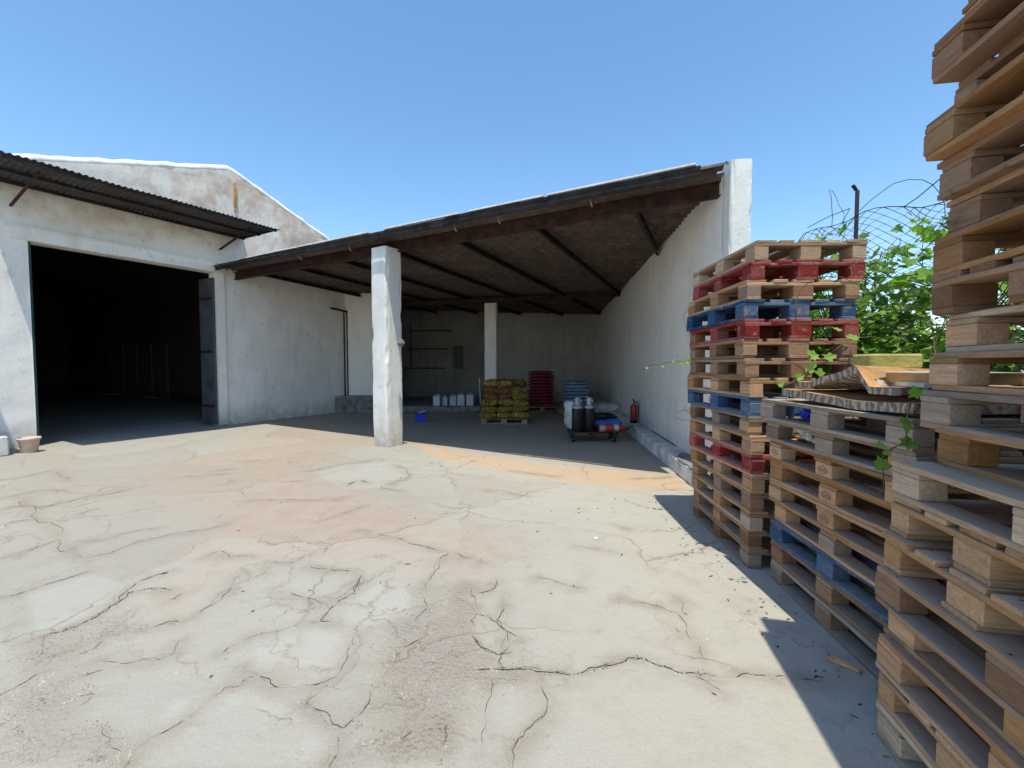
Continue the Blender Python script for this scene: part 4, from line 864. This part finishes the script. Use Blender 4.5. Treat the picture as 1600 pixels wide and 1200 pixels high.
def lump(name, loc, r, mat, lab, cat, seed):
    bm = bmesh.new(); bmesh.ops.create_icosphere(bm, subdivisions=3, radius=1)
    for v in bm.verts: v.co = Vector((v.co.x * r[0], v.co.y * r[1], v.co.z * r[2])) * (1 + .8 * fbm(v.co + Vector((seed, 0, 0)), 2.4))
    me = bpy.data.meshes.new(name); bm.to_mesh(me); bm.free(); me.materials.append(M[mat]); o = bpy.data.objects.new(name, me); link(o); o.location = loc; tag(o, lab, cat); return o
lump('blue_rag', (1.875, 2.80, 1.222), (.022, .045, .03), 'blue_box', 'crumpled blue plastic rag stuffed in the top pallet of the middle stack', 'rag', 2)
lump('mortar_chunk', (1.86, 2.71, 1.105), (.035, .10, .035), 'plaster_chunk', 'pale rough mortar chunk in the second pallet of the middle stack', 'rubble', 5)
lump('pale_stone', (1.90, 2.24, .70), (.03, .03, .02), 'plaster_chunk', 'small pale stone on a pallet halfway down the middle stack', 'stone', 8)

# ------------------------------------------------------------------ fence with collapsing wire netting
fe = empty('wire_fence'); tag(fe, 'sagging wire netting fence on dark angle posts behind the pallets', 'fence')
for px, py in ((3.05, 3.97), (3.30, 6.2), (2.95, 1.0)):
    mb = MB(); mb.bar((px, py, 0), (px, py, 3.08), .035, .006, (0, 1, 0)); mb.bar((px + .016, py + .016, 0), (px + .016, py + .016, 3.08), .035, .006, (1, 0, 0)); mb.bar((px - .01, py, 3.08), (px - .05, py - .01, 3.12), .03, .008); mb.build('post', M['fence_wire'], fe)
def net(y, s):
    """netting surface: y along the fence, s height fraction"""
    top = 2.78 + .10 * math.sin(y * 1.7) + .08 * noise.noise((y * 1.5, 0, 3)) - (.35 if y > 4.6 else 0) * min(1, (y - 4.6))
    z = .9 + (top - .9) * s; bul = .22 * math.sin(s * 2.6) * noise.noise((y * .8, s * 1.2, 8)) + .09 * noise.noise((y * 3, s * 3, 1)); return Vector((3.02 + .04 * (y - 4) + bul - .12 * max(0, s - .8) * 5 * (.5 + noise.noise((y * .9, 5, 5))), y + .05 * noise.noise((y * 2, s * 4, 4)), z + .05 * noise.noise((y * 2.3, s * 3, 9))))
mb = MB(); pit = .066; ny = int(4.6 / pit); ns = 30
for i in range(ny):
    pts = []
    for k in range(ns * 2 + 1):
        y = 1.3 + pit * i + (pit / 2 if (k + i) % 2 else -pit / 2) * 1.04; pts.append(net(y, k / (ns * 2)))
    if 6 < i % 97: pass
    mb.tube(pts, .0034, 4, False)
for s in (1.0, .72): mb.tube([net(1.3 + .1 * k, s) for k in range(46)], .0042, 4, False)
mb.tube([net(3.5, 1.0), net(3.3, 1.) + Vector((-.02, 0, .07)), net(3.05, 1.) + Vector((-.05, 0, .15)), net(2.9, 1) + Vector((-.06, 0, .2)), net(2.7, 1) + Vector((-.08, 0, .24))], .0035, 4, False)
mb.tube([net(4.05, 1.0), Vector((3.05, 4.05, 2.95)), Vector((3.08, 4.35, 2.98)), Vector((3.0, 4.55, 2.93))], .0035, 4, False)
mb.build('netting', M['fence_wire'], fe)

# ------------------------------------------------------------------ vegetation
LOBE = [(0, 0), (-.28, -.18), (-.62, .02), (-.42, .30), (-.50, .62), (-.18, .62), (0, 1.0), (.18, .62), (.50, .62), (.42, .30), (.62, .02), (.28, -.18)]
class Leaves:
    def __init__(s): s.v = []; s.f = []; s.a = []
    def lobed(s, p, size, nrm, var, shape=LOBE):
        n = Vector(nrm).normalized(); x = n.orthogonal().normalized(); x.rotate(Matrix.Rotation(random.uniform(0, 6.28), 3, n)); y = n.cross(x)
        b = len(s.v); c = .45
        s.v.append(tuple(Vector(p) + y * size * c - n * size * .08)); s.a.append(var)
        for lx, ly in shape:
            q = Vector(p) + x * lx * size + y * ly * size + n * size * (.18 * abs(lx) - .10 * ly * ly + random.uniform(-.03, .03)); s.v.append(tuple(q)); s.a.append(var + random.uniform(-.05, .05))
        m = len(shape)
        for k in range(m): s.f.append((b, b + 1 + k, b + 1 + (k + 1) % m))
    def build(s, name, m, parent=None):
        o = mesh_obj(name, s.v, s.f, m, parent); a = o.data.attributes.new('var', 'FLOAT', 'POINT'); a.data.foreach_set('value', np.clip(np.array(s.a, dtype=np.float32), 0, 1)); return o
OVAL = [(0, 0), (-.22, .2), (-.26, .5), (0, 1), (.26, .5), (.22, .2)]
def rnd_n(up=.5): return (random.uniform(-1, .6), random.uniform(-1, .6), random.uniform(-.2, 1) + up)
# vine clambering over the fence
vn = empty('climbing_vine', (3.1, 3.4, 0)); vn.location = (0, 0, 0); tag(vn, 'bright green lobed leaf vine climbing over the wire netting behind the pallets', 'vine')
lv = Leaves(); st = MB()
for k in range(125):
    y = random.uniform(1.2, 5.3); x = 3.05 + random.uniform(-.1, .45); p = Vector((x, y, random.uniform(0, .9))); pts = [p.copy()]; hmax = random.uniform(1.6, 2.72) + .12 * noise.noise((y * 2, 0, 0))
    d = Vector((random.uniform(-.3, .3), random.uniform(-.6, .6), 1))
    while len(pts) < 42:
        d += Vector((random.gauss(0, .28), random.gauss(0, .28), random.gauss(0, .12))); d.x += (3.0 - p.x) * .35
        if p.z > hmax: d.z -= .5
        d.normalize(); p = p + d * .085; pts.append(p.copy())
        if len(pts) > 8 and p.z > .7:
            for q in range(random.choice([1, 2, 2, 3])):
                o_ = Vector((random.gauss(0, .07), random.gauss(0, .07), random.gauss(0, .05))); dens = noise.noise((p.x * 2, p.y * 2.6, p.z * 2.6))
                if dens > -.20 and (p + o_).x > 2.78 and (p + o_).z < 2.75: lv.lobed(p + o_, random.uniform(.05, .115), rnd_n(.4), random.random() * .9 + .1 * (p.z > 1.9))
    st.tube(pts, [.006 * (1 - .7 * i / len(pts)) for i in range(len(pts))], 4, False)
for k in range(260):                                      # young tips low over the torn boards
    y = random.uniform(2.2, 3.6); lv.lobed((2.95 + random.gauss(0, .13) - .0 * y, y, 1.62 + random.gauss(0, .10)), random.uniform(.04, .075), rnd_n(.8), random.uniform(.75, 1))
lv.build('leaves', M['vine_leaf'], vn); st.build('stem', M['stem'], vn)
def tree(name, lab, cx, cy, h, r, nb, seed, size=.05, dens=26):
    random.seed(seed); t = empty(name); tag(t, lab, 'tree', 'trees behind the fence'); tr = MB(); lf = Leaves()
    tr.tube([(cx, cy, -.02), (cx + .05, cy, h * .25), (cx - .03, cy + .05, h * .5), (cx, cy, h * .75)], [.10, .08, .055, .02], 8)
    for k in range(nb):
        z0 = h * random.uniform(.2, .7); a = random.uniform(0, 6.28); p = Vector((cx, cy, z0)); d = Vector((math.cos(a), math.sin(a), random.uniform(.2, 1.1))).normalized(); pts = [p.copy()]
        n = random.randint(7, 12)
        for i in range(n):
            d = (d + Vector((random.gauss(0, .2), random.gauss(0, .2), random.gauss(.02, .15)))).normalized(); p = p + d * r / 9; pts.append(p.copy())
            if i > 2:
                for q in range(dens):
                    o_ = Vector([random.gauss(0, .12 + .015 * i) for _ in range(3)])
                    if (p + o_).z > h or (p + o_).x < 3.25: continue
                    lf.lobed(p + o_, size * random.uniform(.6, 1.3), rnd_n(.2), random.random(), OVAL)
        tr.tube(pts, [.028 * (1 - .85 * i / len(pts)) for i in range(len(pts))], 5, False)
    tr.build('trunk', M['stem'], t); lf.build('crown', M['tree_leaf'], t)
tree('leafy_tree', 'dark green bushy tree showing between the two near pallet stacks', 4.3, 5.4, 2.45, 1.3, 30, 5, .07)
tree('leafy_tree', 'dark green bushy tree hidden mostly by the nearest pallet stack', 4.6, 3.6, 2.5, 1.3, 30, 6, .07)
tree('leafy_tree', 'olive green tree rising behind the far pallet stack', 4.7, 7.6, 2.9, 1.5, 28, 8, .07)
random.seed(77)
hg = Leaves()
for k in range(5200):
    y = random.uniform(-1.5, 8.5); x = 3.35 + random.random() ** .7 * .8 + .05 * (y - 4); z = random.random() * (1.75 + .3 * noise.noise((y * 1.1, 0, 2)))
    hg.lobed((x, y, z), random.uniform(.04, .08), rnd_n(.3), random.random() * .8, OVAL)
o = hg.build('undergrowth', M['tree_leaf']); tag(o, 'dense dark undergrowth along the foot of the wire fence', 'undergrowth', kind='stuff')
def sprig(name, pts, leaves, lab, r=.003, jit=.012):
    t = empty(name); tag(t, lab, 'vine shoot'); mb = MB(); P = [Vector(p) for p in pts]; Q = []
    for a, b in zip(P[:-1], P[1:]):
        for i in range(4): Q.append(a.lerp(b, i / 4) + Vector((random.gauss(0, .004),) * 3))
    Q.append(P[-1]); mb.tube(Q, r, 5); mb.build('stem', M['stem'], t, True); lf = Leaves()
    for p, s, v in leaves: lf.lobed(Vector(p) + Vector([random.gauss(0, jit) for _ in range(3)]), s, (random.uniform(-.5, .3), -1 + random.uniform(-.3, .6), random.uniform(.2, .9)), v)
    lf.build('leaves', M['vine_leaf'], t)
random.seed(5)
sprig('vine_shoot', [(2.55, 3.0, 1.72), (2.24, 2.9, 1.73), (2.0, 2.8, 1.60), (1.76, 2.7, 1.46), (1.64, 2.7, 1.40)],
      [((1.80, 2.68, 1.60), .07, .8), ((1.93, 2.68, 1.575), .065, .6), ((1.81, 2.66, 1.51), .06, .9), ((1.90, 2.7, 1.50), .06, .5), ((2.14, 2.8, 1.70), .065, .8), ((2.08, 2.8, 1.735), .05, .9), ((1.72, 2.66, 1.47), .045, .8), ((1.66, 2.7, 1.43), .035, .9)],
      'leafy vine shoot arching over the left end of the torn boards on the middle stack')
sprig('vine_shoot', [(2.0, 2.05, 1.40), (1.75, 1.93, 1.38), (1.70, 1.9, 1.28), (1.70, 1.88, 1.18)],
      [((1.665, 1.88, 1.285), .062, .35), ((1.70, 1.87, 1.205), .06, .3), ((1.82, 1.93, 1.41), .06, .6), ((1.90, 1.95, 1.38), .055, .5), ((1.79, 1.94, 1.42), .05, .7)],
      'vine shoot with dark green leaves hanging between the middle and nearest stacks', jit=.006)
sprig('vine_shoot', [(1.9, 2.0, 1.21), (1.66, 1.9, 1.19), (1.59, 1.88, 1.14), (1.60, 1.88, 1.02), (1.58, 1.88, .98)],
      [((1.575, 1.87, 1.19), .032, .5), ((1.60, 1.87, 1.165), .03, .6), ((1.572, 1.86, 1.10), .058, .4)],
      'thin drooping vine shoot with one round leaf in front of the middle stack', jit=.004)
sprig('vine_shoot', [(1.95, 4.05, 1.56), (1.66, 4.2, 1.575), (1.50, 4.3, 1.56), (1.40, 4.5, 1.53), (1.37, 4.6, 1.49)],
      [((1.66, 4.2, 1.58), .05, .95), ((1.62, 4.2, 1.56), .04, .9), ((1.48, 4.35, 1.55), .03, 1), ((1.39, 4.5, 1.51), .03, 1), ((1.56, 4.25, 1.59), .03, .9)],
      'pale thin vine shoot poking out left of the far stack before the white wall')
sprig('vine_shoot', [(1.95, 1.95, 2.10), (1.70, 1.78, 2.10), (1.62, 1.66, 2.07)],
      [((1.62, 1.66, 2.07), .035, .9), ((1.60, 1.68, 2.05), .03, .6), ((1.65, 1.68, 2.075), .03, .95)],
      'small bright vine tip sticking out of the nearest stack high up')

random.seed(31)
mb = MB()
for k in range(150):                                        # twigs, bark and dry leaf bits along the foot of the stacks
    y = random.uniform(1.4, 5.2); x = 1.62 + .02 * y + random.gauss(-.05, .10) if k < 110 else random.uniform(-4, 1.2); a = random.uniform(0, 3.14); L = random.uniform(.006, .028); wd = random.uniform(.002, .006)
    if k >= 110: y = random.uniform(2, 7)
    dx, dy = math.cos(a) * L, math.sin(a) * L; ex, ey = -math.sin(a) * wd, math.cos(a) * wd; z = .002
    mb.add([(x - dx, y - dy, z), (x + ex, y + ey, z + .006), (x + dx, y + dy, z), (x - ex, y - ey, z)], [(0, 3, 2, 1), (0, 1, 2)])
o = mb.build('debris', M['stem']); tag(o, 'bits of twig, bark and dry leaf scattered on the concrete by the pallets', 'debris', kind='stuff')
